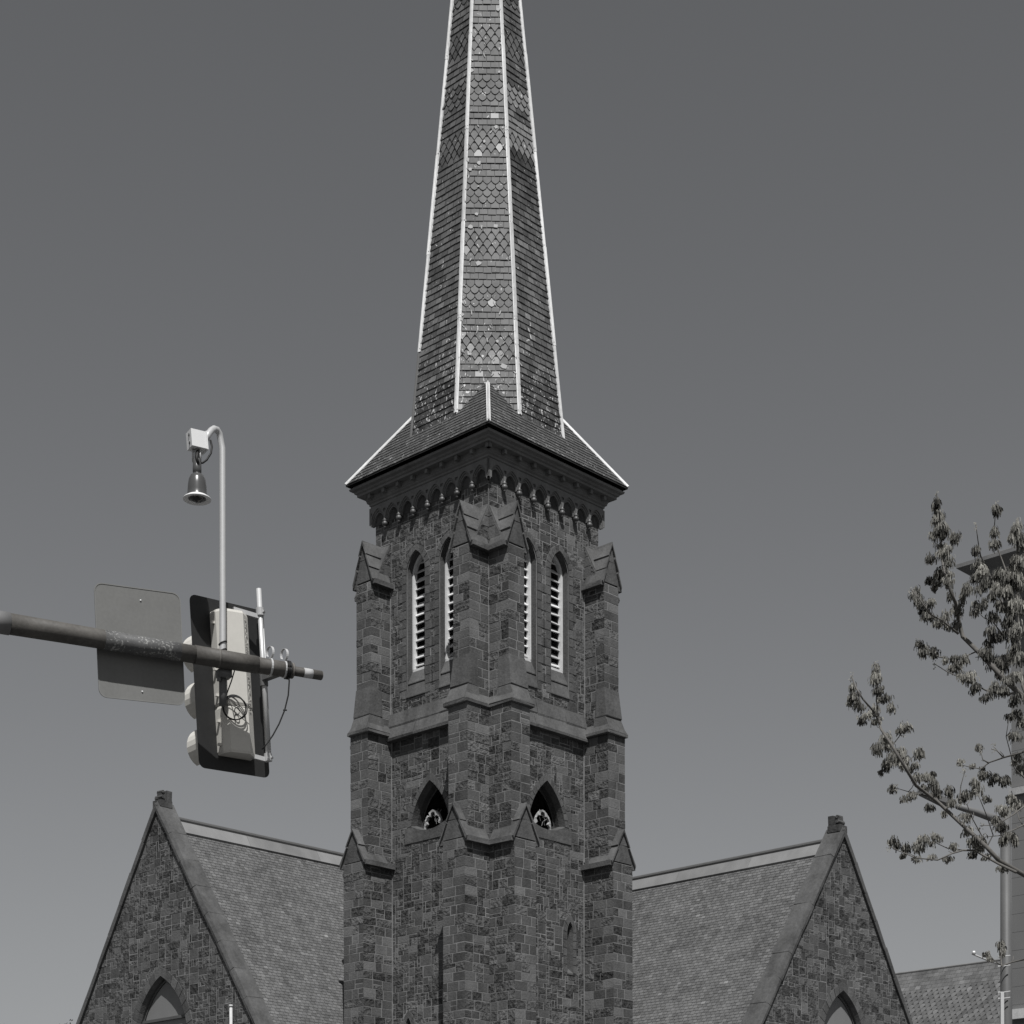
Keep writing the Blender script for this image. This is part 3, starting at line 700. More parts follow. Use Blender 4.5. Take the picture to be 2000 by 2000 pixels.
# ---------------------------------------------------------------- the two wings
def wing(fr, uc, p, zr, zapex, slope, window_u, win, length, near_side, slate_len, gsmooth):
    # fr: tower face frame; the gable wall lies at p, its ridge runs back along -n
    zf = 7.4; hw = (zapex - .25 - zf) / slope
    f2 = Frame(fr.P(0, p, 0), fr.u, fr.n)
    m = MB(); apex_w = zapex - .2
    hww = hw + .02
    outl = [(uc - hww, zf), (uc + hww, zf), (uc, apex_w)]
    o_ = arch(win[0], win[1] - .02, 3.0, win[2], win[3] + .02); s_ = arch(win[0], win[1] + .34, 3.0, win[2], win[4] - .02)
    full = [(uc - hww, GROUND), (uc + hww, GROUND), (uc + hww, zf), (uc, apex_w), (uc - hww, zf)]
    for q in region(full, None, [o_]): m.face([f2.P(x, 0, z) for x, z in q], 2, .5)
    ashlar(m, f2, outl, [s_], 0, .128, .122, .034, gsmooth)
    ashlar(m, f2, [(uc - hww, GROUND), (uc + hww, GROUND), (uc + hww, zf), (uc - hww, zf)], [s_], 0, .3, .26)
    for sgn in (-1, 1):                              # side walls
        m.face([f2.P(uc + sgn * hw, 0, GROUND), f2.P(uc + sgn * hw, -length, GROUND), f2.P(uc + sgn * hw, -length, zf), f2.P(uc + sgn * hw, 0, zf)], 0, .4)
    gw = m.build('gable_wall', ST, church)
    c = MB(); l = math.hypot(1, slope)
    for sgn in (-1, 1):                              # coping stones, lower edge kicked out
        n = 9; ln = hw * l; along = V(fr.u * (-sgn / l)) + V((0, 0, slope / l)); up = V(fr.u * (sgn * slope / l)) + V((0, 0, 1 / l))
        base = f2.P(uc + sgn * hw, 0, zf)
        for i in range(n):
            x0, x1 = ln * i / n + .008, ln * (i + 1) / n - .008
            if i == n - 1: x1 = ln + .2
            sec = [(.09, .0), (.1, .1), (.05, .24), (-.62, .24), (-.64, .1), (-.64, .0)]
            dd = -.012 if i % 2 else 0
            A = [base + along * x0 + f2.n * q + up * (r + dd) for q, r in sec]; B = [base + along * x1 + f2.n * q + up * (r + dd) for q, r in sec]
            c.prism(A, B, 0, U(.3, .6))
    c.build('coping', DRESS, gw, False, .012)
    k = MB(); top = f2.P(uc, -.22, zapex)            # stump of the broken finial
    k.box(top + V((0, 0, .0)), fr.u * .23, f2.n * .26, V((0, 0, .12)), 0, .2)
    k.box(top + V((0, 0, .28)) - f2.n * .18, fr.u * .16, f2.n * .11, V((0, 0, .21)), 0, .1)
    k.box(top + V((0, 0, .24)) + f2.n * .05, fr.u * .12, f2.n * .1, V((0, 0, .16)), 0, .3)
    k.tube([top + V((0, 0, .24)) + f2.n * .11 - fr.u * .2, top + V((0, 0, .24)) + f2.n * .11 + fr.u * .2], [.07, .085, ][:2], 10, 0, .35)
    k.tube([top + V((0, 0, .43)) + f2.n * .08 - fr.u * .15, top + V((0, 0, .44)) + f2.n * .08 + fr.u * .15], .06, 10, 0, .5)
    k.build('finial_stump', DRESS, gw, False, .012)
    # window
    wm = MB(); no = 9
    so_ = arch(win[0], win[1] + .32, 3.0, win[2], win[4], no); si = arch(win[0], win[1], 3.0, win[2], win[3], no)
    ring(wm, f2, subdiv(so_, .35), subdiv(si, .35), .02, -.1, 1, mo=.03)
    s2 = arch(win[0], win[1] - .08, 3.0, win[2], win[3] - .1, no); reveal(wm, f2, si, .024, -.12, s2, 0, .4); reveal(wm, f2, s2, -.12, -.3, None, 0, .3)
    gwin = wm.build('gable_window', [DRESS, SMOOTH], church)
    pn = MB(); s3 = arch(win[0], win[1] - .13, 3.0, win[2], win[3] - .18, no)
    pn.face([f2.P(x, -.3, z) for x, z in s3], 0, .6); reveal(pn, f2, s3, -.3, -.24, s3, 0, .5); pn.face([f2.P(x, -.242, z) for x, z in arch(win[0], win[1] - .14, 3.0, win[2], win[3] - .2, no)], 0, .5)
    pn.build('boarded_panel', BOARD, gwin)
    fm = MB()
    for i in range(len(s2) - 1):
        poly = [s2[i], s2[i + 1], s3[i + 1], s3[i]]
        fm.prism([f2.P(x, -.32, z) for x, z in poly], [f2.P(x, -.2, z) for x, z in poly], 0, .1)
    fm.box(f2.P(win[0], -.2, win[5]), fr.u * (win[1] - .2), f2.n * .04, V((0, 0, .05)), 0, .1)
    fm.build('window_bar', HIPD, gwin)
    # roof: slates on the slope we can see, plain sheathing beyond
    rm = MB()
    for sgn in (-1, 1):
        along = V((0, 0, slope / l)) - fr.u * (sgn / l); N = fr.u * (sgn * slope / l) + V((0, 0, 1 / l)); hr = (zr - 6.7) / slope
        O = f2.P(uc + sgn * hr, 0, 6.7); Hs = hr * l; S = -f2.n
        rm.face([O + S * .02, O + S * length, O + S * length + along * Hs, O + S * .02 + along * Hs], 0, .35)
        if sgn == near_side:
            z9 = 1.0
            rt = random.Random(5)
            def tn(s, h, kd):
                q = R_(); return U(.2, .7) if q < .96 else (U(.75, 1.0) if q < .999 else U(1.2, 1.8))
            slates(rm, O + N * .01, S, along, N, [(.55, z9), (slate_len, z9), (slate_len, Hs - .02), (.55, Hs - .02)], .14, .2, .013, tn, None, 0, .025)
    rf = rm.build('wing_roof', [ROOFS, UNDER], church)
    cp = MB()
    A = [(-.34, -.36), (-.40, -.30), (-.1, .03), (-.06, .1), (.06, .1), (.1, .03), (.40, -.30), (.34, -.36), (0, .0)]
    L0, L1 = .55, length
    n = 7; st = (L1 - L0) / n
    cp_pts = lambda s: [f2.P(uc + x * .82, -s, zr + .05 + z * 1.25) for x, z in A[:-1]]
    for i in range(n): cp.prism(cp_pts(L0 + st * i), cp_pts(L0 + st * (i + 1) - .01), 0, U(.2, .8))
    cp.build('ridge_cap', CAPM, rf)
    rl = MB(); rl.tube([f2.P(uc, -L0, zr + .17), f2.P(uc, -length, zr + .17)], .1, 10, 0, .3); rl.build('ridge_roll', HIPD, rf)
wing(FL, 11.42, 5.0, 16.33, 16.9, 1.475, 0, (11.24, 1.62, 8.3, 10.83, 11.15, 9.33), 24, -1, 11.5, .3)
wing(FR, 11.65, 6.0, 15.48, 15.98, 1.455, 0, (11.66, 1.35, 8.2, 10.29, 10.6, 8.6), 24, -1, 12.5, .3)
#@@SMALL
# ---------------------------------------------------------------- traffic signal mast arm
D1 = V((.8795, .476, 0)); N1 = V((.476, -.8795, 0)); A0 = V((-2.264, 14.5, 0)); AZ_ = 4.885
def arm_pt(t, dz=0): return A0 + D1 * t + V((0, 0, AZ_ + dz))
Z = V((0, 0, 1))
ar = thing('mast_arm', 'long dark steel traffic signal arm reaching in from the left edge', 'signal mast', (*(A0 + D1 * -6.5).xy, GROUND))
m = MB(); m.tube([arm_pt(-6.4), arm_pt(-4), arm_pt(-1.75)], [.1, .092, .083], 24, 0, .4); m.build('arm_inner_section', POLEM, ar, True)
m = MB(); m.tube([arm_pt(-1.83), arm_pt(-1.64)], .0825, 24, 0, .2); m.build('arm_collar', BOARD, ar, True)
m = MB(); m.tube([arm_pt(-1.66), arm_pt(-1.2), arm_pt(-.6), arm_pt(-.2)], [.078, .074, .07, .067], 24, 0, .35); m.tube([arm_pt(-.215), arm_pt(.1), arm_pt(.3)], [.072, .07, .067], 24, 0, .3); m.tube([arm_pt(.28), arm_pt(.6)], [.063, .06], 24, 0, .4)
m.tube([arm_pt(-.03), arm_pt(-.015)], .0735, 24, 0, .9); m.tube([arm_pt(.585), arm_pt(.6)], .062, 24, 0, 1.2)
arm_ = m.build('arm', ARMM, ar, True)
m = MB(); m.tube([arm_pt(-.93), arm_pt(-.6), arm_pt(-.335)], [.0735, .0712, .0695], 24, 0, .5); m.build('flaking_section', ARMF, ar, True)
m = MB(); m.tube([arm_pt(.58), arm_pt(.845)], .037, 20, 0, .3); m.tube([arm_pt(.845), arm_pt(.85)], .034, 20, 0, 1.); tip = m.build('arm_tip', ARMM, ar, True)
m = MB(); m.tube([arm_pt(.69), arm_pt(.765)], .0378, 20, 0, .6); m.build('pale_band', PALE, tip, True)
for t0 in (.40, .52):                                # banding straps with their open ends standing up
    m = MB()
    m.tube([arm_pt(t0), arm_pt(t0 + .015)], .069 if t0 < .5 else .066, 20, 0, .5)
    c = arm_pt(t0 + .01, .118); rr = .045
    pts = [c + (N1 * math.cos(q) * .75 + D1 * math.cos(q) * .3 + Z * math.sin(q)) * rr for q in [math.radians(-80 + 300 * i / 16) for i in range(17)]]
    for p, q in zip(pts, pts[1:]):
        w_ = D1 * .009
        m.prism([p - w_, p + w_, p + w_ + (p - c) * .06, p - w_ + (p - c) * .06], [q - w_, q + w_, q + w_ + (q - c) * .06, q - w_ + (q - c) * .06], 0, .6)
    m.build('banding_strap', GALV, ar)
m = MB(); m.tube([V((*(A0 + D1 * -6.45).xy, GROUND)), V((*(A0 + D1 * -6.45).xy, AZ_ + .5))], [.17, .13], 20, 0, .4); m.build('pole', POLEM, ar, True)

# sign seen from behind
def basis(x, tilt_, org):
    x = V(x).normalized(); y = V((-x.y, x.x, 0)); M = Matrix((x, y, Z)).transposed().to_4x4()
    return Matrix.Translation(org) @ M @ Matrix.Rotation(tilt_, 4, 'Y')
def rrect(w_, h_, r_, n=5):
    out = []
    for cx, cz, a0 in ((w_ - r_, h_ - r_, 0), (-w_ + r_, h_ - r_, 90), (-w_ + r_, -h_ + r_, 180), (w_ - r_, -h_ + r_, 270)):
        out += [(cx + r_ * math.cos(math.radians(a0 + 90 * i / n)), cz + r_ * math.sin(math.radians(a0 + 90 * i / n))) for i in range(n + 1)]
    return out
so_ = at(273.5, 1259, 14.285)
Ms = basis(D1, math.radians(-2.6), so_)
sg_ = thing('road_sign', 'blank grey back of a rounded square road sign behind the mast arm', 'sign', mat=Ms)
def loc(x, y, z): return V((x, y, z))
m = MB(); R = rrect(.338, .432, .06)
m.prism([loc(x, 0, z) for x, z in R], [loc(x, .004, z) for x, z in R], 0, .5)
pl = m.build('sign_plate', SIGNM, sg_)
m = MB(); R2 = rrect(.341, .435, .063); R3 = rrect(.333, .427, .057)
for i in range(len(R2)):
    j = (i + 1) % len(R2); m.prism([loc(R2[q][0], y, R2[q][1]) for q, y in ((i, -.003), (j, -.003), (j, .006), (i, .006))], [loc(R3[q][0], y, R3[q][1]) for q, y in ((i, -.003), (j, -.003), (j, .006), (i, .006))], 0, .9)
m.build('plate_rim', SIGNM, pl)
for zz in (.34, -.36):
    m = MB(); m.lathe(loc(.02 if zz > 0 else -.0, -.001, zz), (0, -1, 0), [(0, .006), (.006, .006), (.007, 0)], 8, 0, .9); m.build('rivet', WHITE, pl, True)
for xx in (-.22, .24):
    m = MB(); m.box(loc(xx, -.03, .0), V((.02, 0, 0)), V((0, .028, 0)), V((0, 0, .035)), 0, .3); m.build('clamp', POLEM, sg_)

# signal head seen from behind
sc_ = at(450, 1343, 15.08)
Mh = basis((.70, .714, 0), math.radians(-3.9), sc_) @ Matrix.Scale(1.03, 4)
sh_ = thing('traffic_signal', 'cream traffic signal with black backplate seen from behind on the mast arm', 'traffic light', mat=Mh)
m = MB(); R = rrect(.345, .665, .055)
m.prism([loc(x, .0, z) for x, z in R], [loc(x, .006, z) for x, z in R], 0, .5); m.build('backplate', BACKM, sh_)
def body_sec(z, k=1.0):
    return [loc(-.165 * k, -.002, z), loc(-.175 * k, -.09, z), loc(-.15 * k, -.16 * k, z), loc(.02 * k, -.185 * k, z), loc(.13 * k, -.10, z), loc(.165 * k, -.002, z)]
m = MB()
for z0, z1 in ((-.55, -.185), (-.18, .185), (.19, .555)):
    rows = [body_sec(z0, .96), body_sec(z0 + .02), body_sec(z1 - .02), body_sec(z1, .96)]
    for A, B in zip(rows, rows[1:]): m.prism(A, B, 0, .6, False, False)
    m.face(rows[0][::-1], 0, .5); m.face(rows[-1], 0, .5)
hs = m.build('housing', CREAM, sh_)
for z0 in (.46, .2, .1, -.1, -.3, -.48):
    m = MB(); m.box(loc(-.185, -.06, z0), V((.012, 0, 0)), V((0, .012, 0)), V((0, 0, .01)), 0, .7); m.build('hinge_pin', CREAM, hs)
for txt, z0 in (('McCain', .36), ('McCain', -.08)):  # maker's name cast into the back
    cu = bpy.data.curves.new('lettering', 'FONT'); cu.body = txt; cu.size = .095; cu.extrude = .0012; cu.align_x = 'CENTER'; cu.align_y = 'CENTER'
    co_ = bpy.data.objects.new('lettering', cu); COL.objects.link(co_)
    dg = bpy.context.evaluated_depsgraph_get(); me = bpy.data.meshes.new_from_object(co_.evaluated_get(dg)); bpy.data.objects.remove(co_)
    e1 = V((.11, .085, 0)).normalized(); nn = V((e1.y, -e1.x, 0))
    Mx = Matrix((-Z, e1, -Z.cross(e1))).transposed().to_4x4(); Mx = Matrix.Translation(loc(.075, -.1425, z0) + nn * .0015) @ Matrix((-Z, e1, (-Z).cross(e1))).transposed().to_4x4()
    me.transform(Mx); o = bpy.data.objects.new('lettering', me); COL.objects.link(o); me.materials.append(CREAM); o.parent = hs
for z0 in (.37, 0, -.37):                            # tunnel visors on the far side
    m = MB(); n = 20; r0 = .155
    for i in range(n):
        q0, q1 = math.radians(-65 + 310 * i / n), math.radians(-65 + 310 * (i + 1) / n)
        L0 = .4
        for rr, fl in ((r0, 0), (r0 - .004, 1)):
            m.face([loc(rr * math.cos(q0), .006, z0 + rr * math.sin(q0)), loc(rr * math.cos(q1), .006, z0 + rr * math.sin(q1)), loc(rr * math.cos(q1), .006 + L0, z0 - .03 + rr * math.sin(q1)), loc(rr * math.cos(q0), .006 + L0, z0 - .03 + rr * math.sin(q0))], fl, .8)
    vi = m.build('visor', [CREAM, BACKM], sh_, True)
    m = MB(); m.lathe(loc(0, .008, z0), (0, 1, 0), [(.15, 0), (.12, .03), (0, .045)], 20, 0, .5); m.build('lens', GLASSD, vi, True)
m = MB(); m.tube([loc(.235, -.13, -.55), loc(.235, -.13, .78)], .02, 12, 0, .8); m.tube([loc(.278, -.11, -.5), loc(.278, -.11, .6)], .006, 6, 0, .0)
m.build('bracket_tube', GALV, sh_, True)
for z0 in (.6, -.54):
    m = MB(); m.tube([loc(.235, -.13, z0 - .03), loc(.235, -.13, z0 + .03)], .032, 14, 0, .4)
    m.box(loc(.13, -.09, z0 + (-.02 if z0 > 0 else .0)), V((.1, -.035, -.02)), V((.005, .014, 0)), V((0, 0, .017)), 0, .3); m.tube([loc(.235, -.165, z0), loc(.27, -.14, z0)], .01, 6, 0, .5)
    m.build('bracket', GALV, sh_)
m = MB(); m.box(loc(.235, -.27, .1), V((.03, 0, 0)), V((0, .13, 0)), V((0, 0, .04)), 0, .2); m.tube([loc(.235, -.13, .02), loc(.235, -.13, .17)], .033, 12, 0, .3); m.build('arm_clamp', POLEM, sh_)
# cable coil hung on the back of the signal, and the loop beyond it
HB = 14.87
cb = thing('cable_coil', 'coil of black cable hanging below the mast arm on the cream signal housing', 'cable', tuple(at(458, 1380, HB)))
cc = at(458, 1381, HB); ex = V((.9, .3, 0)).normalized()
m = MB()
for k, (rx, rz, oz) in enumerate(((.093, .1, 0), (.09, .095, -.006), (.097, .092, -.012))):
    m.tube([cc + N1 * (.012 * k - .01) + ex * math.cos(q) * rx + Z * (math.sin(q) * rz + oz) for q in [2 * math.pi * i / 28 for i in range(29)]], .0048, 6, 0, .5)
m.tube([at(458, 1310, HB - .2), at(452, 1330, HB - .1), at(444, 1352, HB - .03), at(436, 1372, HB), at(438, 1392, HB)], .005, 6, 0, .5)
m.tube([cc + ex * -.1, cc + ex * .0 + Z * .012, cc + ex * .14 + Z * .0], .003, 5, 0, .5)
m.tube([cc + Z * -.03 + ex * (.02 + .02 * math.cos(q)) + Z * .03 * math.sin(q) for q in [i * .5 for i in range(13)]], .004, 6, 0, .5)
m.build('coil', BLACK, cb, True)
cb2 = thing('hanging_cable', 'thin black cable looping from the arm end down to the signal bracket', 'cable', tuple(at(565, 1316, 14.8)))
P = [at(x, y, d) for x, y, d in ((563, 1312, 14.74), (565, 1330, 14.74), (563, 1358, 14.75), (556, 1387, 14.76), (545, 1414, 14.76), (533, 1436, 14.76), (521, 1453, 14.76), (512, 1463, 14.74))]
m = MB(); m.tube(P, .006, 8, 0, .5); m.tube([P[3] + V((-.012, 0, .0)), P[3] + V((.018, 0, 0))], .006, 6, 0, .5); m.build('cable', BLACK, cb2, True)
m = MB()
for dt in (.535, .55, .562): m.tube([arm_pt(dt) + (N1 * math.cos(q) + Z * math.sin(q)) * .068 + D1 * .01 * math.sin(q * .5) for q in [2 * math.pi * i / 20 for i in range(21)]], .006, 6, 0, .5)
m.build('cable_wrap', BLACK, cb2, True)

# detector on its own thin post clamped to the arm
px_ = .05
dp = thing('detector_post', 'thin pale steel post on the arm, hooked over at its top', 'pole', tuple(arm_pt(px_)))
b0 = arm_pt(px_) - N1 * .095
top_ = at(431, 866, b0.y)
pth = [V((b0.x, b0.y, b0.z - .32)), b0, V((b0.x, b0.y, top_.z - .04))]
hk = [at(430.3, 856, b0.y - .0), at(428.5, 847, b0.y - .01), at(424, 839.5, b0.y - .03), at(418, 837.5, b0.y - .06), at(412.5, 841, b0.y - .1), at(407, 848, b0.y - .14), at(400, 861, b0.y - .19)]
m = MB(); m.tube(pth + hk, .0255, 14, 0, .65); m.build('post', GALV, dp, True)
m = MB(); m.tube([V((b0.x, b0.y, b0.z - .33)), V((b0.x, b0.y, b0.z - .06))], .03, 12, 0, .3); m.box(b0 + N1 * .03 - Z * .09, D1 * .05, N1 * .045, Z * .03, 0, .5); m.box(b0 + N1 * .02 - Z * .12 - D1 * .04, D1 * .012, N1 * .012, Z * .03, 0, 1.2)
m.build('clamp', POLEM, dp, True)
for zz in (.1, .16):
    m = MB(); m.tube([V((b0.x, b0.y, b0.z + zz)) + (V((1, 0, 0)) * math.cos(q) + V((0, 1, 0)) * math.sin(q)) * .03 + Z * .014 * math.cos(q) for q in [2 * math.pi * i / 16 for i in range(17)]], .005, 5, 0, .5); m.build('cable_tie', BLACK, dp)
ec = at(383.5, 861.5, b0.y - .22)
dc = thing('traffic_camera', 'white box with a grey bell shaped camera hanging below it from the hooked post', 'camera', tuple(ec))
m = MB(); ax1 = V((.86, .5, 0)).normalized(); ay1 = V((-ax1.y, ax1.x, 0)); tz = (Z + ax1 * -.08).normalized()
m.box(ec, ax1 * .06, ay1 * .055, tz * .065, 0, .7); bx = m.build('junction_box', BOXM, dc)
m = MB(); m.box(ec + ax1 * .066, ax1 * .006, ay1 * .06, tz * .07, 0, .7); m.build('box_lid', BOXM, bx)
for z_ in (.03, -.03):
    m = MB(); m.lathe(ec - ax1 * .0605 + tz * z_ - ay1 * .01, -ax1, [(.012, 0), (.012, .004), (0, .005)], 10, 0, .5); m.build('cable_gland', DARKG, bx)
bc = at(385, 948, b0.y - .22)
m = MB(); pr = [(.0, .2), (.032, .2), (.034, .13), (.034, .1), (.028, .095), (.03, .09), (.05, .075), (.064, .045), (.071, .0), (.074, -.045), (.076, -.075), (.08, -.085)]
m.lathe(bc, Z, pr, 28, 0, .6); cm = m.build('camera_body', DARKG, dc, True)
m = MB(); m.lathe(bc, Z, [(.08, -.084), (.104, -.1), (.11, -.108), (.108, -.112), (.085, -.112), (.06, -.1)], 28, 0, .8); m.build('sun_shield', BOXM, cm, True)
m = MB(); m.lathe(bc, Z, [(.084, -.111), (.07, -.104), (.05, -.11), (.035, -.125), (0, -.132)], 24, 0, .3); m.build('dome', GLASSD, cm, True)
m = MB(); m.tube([bc + Z * .19, ec - tz * .06], .02, 10, 0, .2)
for sx in (-1, 1): m.box((bc + ec) / 2 + V((.03 * sx, 0, .06)), V((.004, 0, 0)), V((0, .02, 0)), V((0, 0, .05)), 0, .5)
m.build('bracket', GALV, dc, True)
m = MB(); m.tube([at(411, 860, b0.y - .15), at(414, 872, b0.y - .17), at(412, 885, b0.y - .19), at(404, 898, b0.y - .21), at(396, 904, b0.y - .22), at(389, 904, b0.y - .22)], .008, 8, 0, .5); m.tube([at(386, 880, b0.y - .24), at(384, 895, b0.y - .25), at(387, 905, b0.y - .25)], .012, 8, 0, .5); m.build('cable', BLACK, dc, True)

# thin white pole in front of the left gable
wp = at(451, 1965, 44)
q = thing('white_pole', 'thin white pole whose tip stands before the left gable', 'pole', (wp.x, wp.y, GROUND))
m = MB(); m.tube([V((wp.x, wp.y, GROUND)), wp], .036, 12, 0, .2); m.build('shaft', WHITE, q, True)
m = MB(); m.tube([wp - Z * .02, wp + Z * .03], .046, 12, 0, .2); m.build('cap', WHITE, q, True)

# ---------------------------------------------------------------- right edge: steel lamp pole, stone tower, far slate roof
lp = at(1964.5, 1640, 33)
q = thing('street_lamp', 'tall grey steel pole with a long lamp arm reaching left, behind the tree', 'street lamp', (lp.x, lp.y, GROUND))
m = MB(); m.tube([V((lp.x, lp.y, GROUND)), V((lp.x, lp.y, 4)), V((lp.x, lp.y, at(0, 1592, 33).z))], [.125, .105, .095], 20, 0, -.1); pm = m.build('pole', POLEM, q, True)
m = MB(); m.tube([at(1962, 1612, 33), at(1942, 1599, 32.9), at(1905, 1586, 32.6), at(1870, 1575, 32.3)], [.075, .07, .06, .05], 12, 0, .8)
m.build('lamp_arm', POLEM, q, True)
m = MB(); c = at(1822, 1558, 31.9); d = (at(1870, 1575, 32.3) - at(1790, 1547, 31.6)).normalized(); sd = V((d.y, -d.x, 0)).normalized()
m.prism([c - d * .38 + sd * .05 - Z * .02, c - d * .38 - sd * .05 - Z * .02, c - d * .38 - sd * .05 + Z * .03, c - d * .38 + sd * .05 + Z * .03], [c + d * .4 + sd * .11 - Z * .06, c + d * .4 - sd * .11 - Z * .06, c + d * .4 - sd * .11 + Z * .05, c + d * .4 + sd * .11 + Z * .05], 0, .7)
m.build('lamp_head', POLEM, q)
m = MB(); m.tube([at(1953, 1884, 32.9), at(1930, 1876, 32.6), at(1899, 1863, 32.2)], .016, 8, 0, .8); m.lathe(at(1902, 1861, 32.2), Z, [(0, -.03), (.03, -.03), (.03, .03), (0, .035)], 10, 0, 1.2); m.build('side_bracket', GALV, q, True)
m = MB(); cx = at(1957, 1955, 32.85); m.box(at(1957, 1972, 32.8), V((.03, 0, 0)), V((0, .03, 0)), V((0, 0, .3)), 0, .8); m.tube([at(1957, 1940, 32.8), at(1957, 2040, 32.8)], .025, 10, 0, .9); m.build('conduit', GALV, q)
for yy in (1887, 1938, 1950, 1868):
    m = MB(); m.tube([at(1952, yy, 32.8), at(1960, yy, 32.78), at(1973, yy - 2, 32.8)], .009, 6, 0, .9)
    m.lathe(at(1950.5, yy, 32.8), Z, [(0, -.018), (.016, -.014), (.016, .014), (0, .018)], 8, 0, 1.); m.build('insulator_arm', GALV, q)

# stone tower
YB = 84
c0 = at(1976, 1700, YB); c0 = V((c0.x, c0.y, 0)); fa = -a; fb = b       # near face runs towards the viewer's right
bt = thing('bell_tower', 'pale wall of a tall tower with broad eaves at the right edge, behind the tree', 'tower', (c0.x + 3, c0.y, GROUND))
zt_ = at(0, 1150, YB).z; ff = Frame(c0, -a, -b)      # wall along -a, facing -b
ff = Frame(c0, -a, -b)
BW = 7.0
m = MB(); Qb = [c0, c0 - a * BW, c0 - a * BW + b * BW, c0 + b * BW]
m.prism([V((p.x, p.y, GROUND)) for p in Qb], [V((p.x, p.y, zt_ + .6)) for p in Qb], 0, .5)
z_ = 6.
while z_ < zt_:                                      # faint courses in the wall face
    m.box(ff.P(BW / 2, .002, z_), ff.u * BW / 2, ff.n * .003, V((0, 0, .008)), 0, .2); z_ += .82
tw2 = m.build('wall', CONCR, bt)
zl = at(0, 1553, YB).z
m = MB(); m.box(ff.P(BW / 2, .0, zl), ff.u * (BW / 2 + .05), ff.n * .18, V((0, 0, .16)), 0, .1); m.build('belt_course', PALE, bt)
m = MB(); m.box(ff.P(BW / 2 + .03, .1, at(0, 1987, YB).z), ff.u * BW / 2, ff.n * .15, V((0, 0, .22)), 0, .9); m.build('sill_band', PALE, bt)
ztip = at(1886, 1109, YB).z; oh = 1.77
m = MB()
def sq2(o, z): return [c0 + a * o - b * o + V((0, 0, z)), c0 - a * (BW + o) - b * o + V((0, 0, z)), c0 - a * (BW + o) + b * (BW + o) + V((0, 0, z)), c0 + a * o + b * (BW + o) + V((0, 0, z))]
pr = [(0, ztip - 1.75), (.25, ztip - 1.6), (.3, ztip - 1.2), (oh - .5, ztip - .55), (oh - .45, ztip - .35), (oh, ztip - .05), (oh, ztip + .12), (oh - .3, ztip + .2)]
for (p0, z0), (p1, z1) in zip(pr, pr[1:]):
    A, B = sq2(p0, z0), sq2(p1, z1)
    for i in range(4): m.face([A[i], A[(i + 1) % 4], B[(i + 1) % 4], B[i]], 0, .6)
m.build('eaves', CARVED, bt)
m = MB(); A, B = sq2(oh - .2, ztip + .2), sq2(-.6, ztip + 1.2)
for i in range(4): m.face([A[i], A[(i + 1) % 4], B[(i + 1) % 4], B[i]], 0, .4)
ap_ = c0 - a * BW / 2 + b * BW / 2 + V((0, 0, ztip + 17))
for i in range(4): m.face([B[i], B[(i + 1) % 4], ap_], 0, .4)
rf2 = m.build('roof', ROOFS, bt)
m = MB()
for i in range(4): m.tube([B[i], ap_], .12, 8, 0, .1)
m.build('hip_roll', CAPM, rf2)

# slate roofed house behind the right gable
YH = 124
r0, r1 = at(1700, 1909.5, YH), None
hb = thing('slate_roofed_house', 'house with a plain dark slate roof and small dormer beyond the right gable', 'house', (r0.x + 8, r0.y - 6, GROUND))
zr_ = r0.z; base = V((r0.x, r0.y, 0)); dirr = -a; out = -b
LH = 34; rise = 10.8; run = 8.4
fh = Frame(base, dirr, out)
m = MB(); m.prism([fh.P(0, run - .3, GROUND), fh.P(LH, run - .3, GROUND), fh.P(LH, -run + .3, GROUND), fh.P(0, -run + .3, GROUND)], [fh.P(0, run - .3, zr_ - rise), fh.P(LH, run - .3, zr_ - rise), fh.P(LH, -run + .3, zr_ - rise), fh.P(0, -run + .3, zr_ - rise)], 0, .4)
for u_ in (0, LH): m.face([fh.P(u_, run - .3, zr_ - rise), fh.P(u_, -run + .3, zr_ - rise), fh.P(u_, 0, zr_ - .3)], 0, .4)
m.build('wall', SMOOTH, hb)
m = MB(); l = math.hypot(rise, run); up = (V((0, 0, rise)) - out * run) / l; Nn = (out * rise + V((0, 0, run))) / l; O = fh.P(0, run, zr_ - rise)
m.face([O, O + dirr * LH, O + dirr * LH + up * l, O + up * l], 1, .5)
O2 = fh.P(0, -run, zr_ - rise); up2 = (V((0, 0, rise)) + out * run) / l; m.face([O2, O2 + dirr * LH, O2 + dirr * LH + up2 * l, O2 + up2 * l], 0, .4)
def tnh(s, h, kd): return U(.1, .6) if R_() < .97 else U(.7, 1.2)
slates(m, O, dirr, up, Nn, [(0, l * .45), (18, l * .45), (18, l), (0, l)], .35, .4, .011, tnh, lambda h: 2 if l - 5.5 < h < l - 2.0 else 0)
rh = m.build('roof', [ROOFS, UNDER], hb)
m = MB(); m.tube([fh.P(0, 0, zr_ + .02), fh.P(LH, 0, zr_ + .02)], .09, 8, 0, .5); m.build('ridge_tile', CAPM, rh)
dq = at(1820.5, 1984, YH - 6); m = MB(); dfr = Frame(V((dq.x, dq.y, 0)), -a, -b)
DK = 1.34
for sg in (-1, 1):
    m.prism([dfr.P((0) * DK, (.0) * DK, dq.z), dfr.P((sg * 1.3) * DK, (.0) * DK, dq.z - 1.9 * DK), dfr.P((sg * 1.3) * DK, (.0) * DK, dq.z - 2.1 * DK), dfr.P((0) * DK, (.0) * DK, dq.z - .2 * DK)], [dfr.P((0) * DK, (-2.2) * DK, dq.z), dfr.P((sg * 1.3) * DK, (-3.4) * DK, dq.z - 1.9 * DK), dfr.P((sg * 1.3) * DK, (-3.4) * DK, dq.z - 2.1 * DK), dfr.P((0) * DK, (-2.2) * DK, dq.z - .2 * DK)], 0, .6)
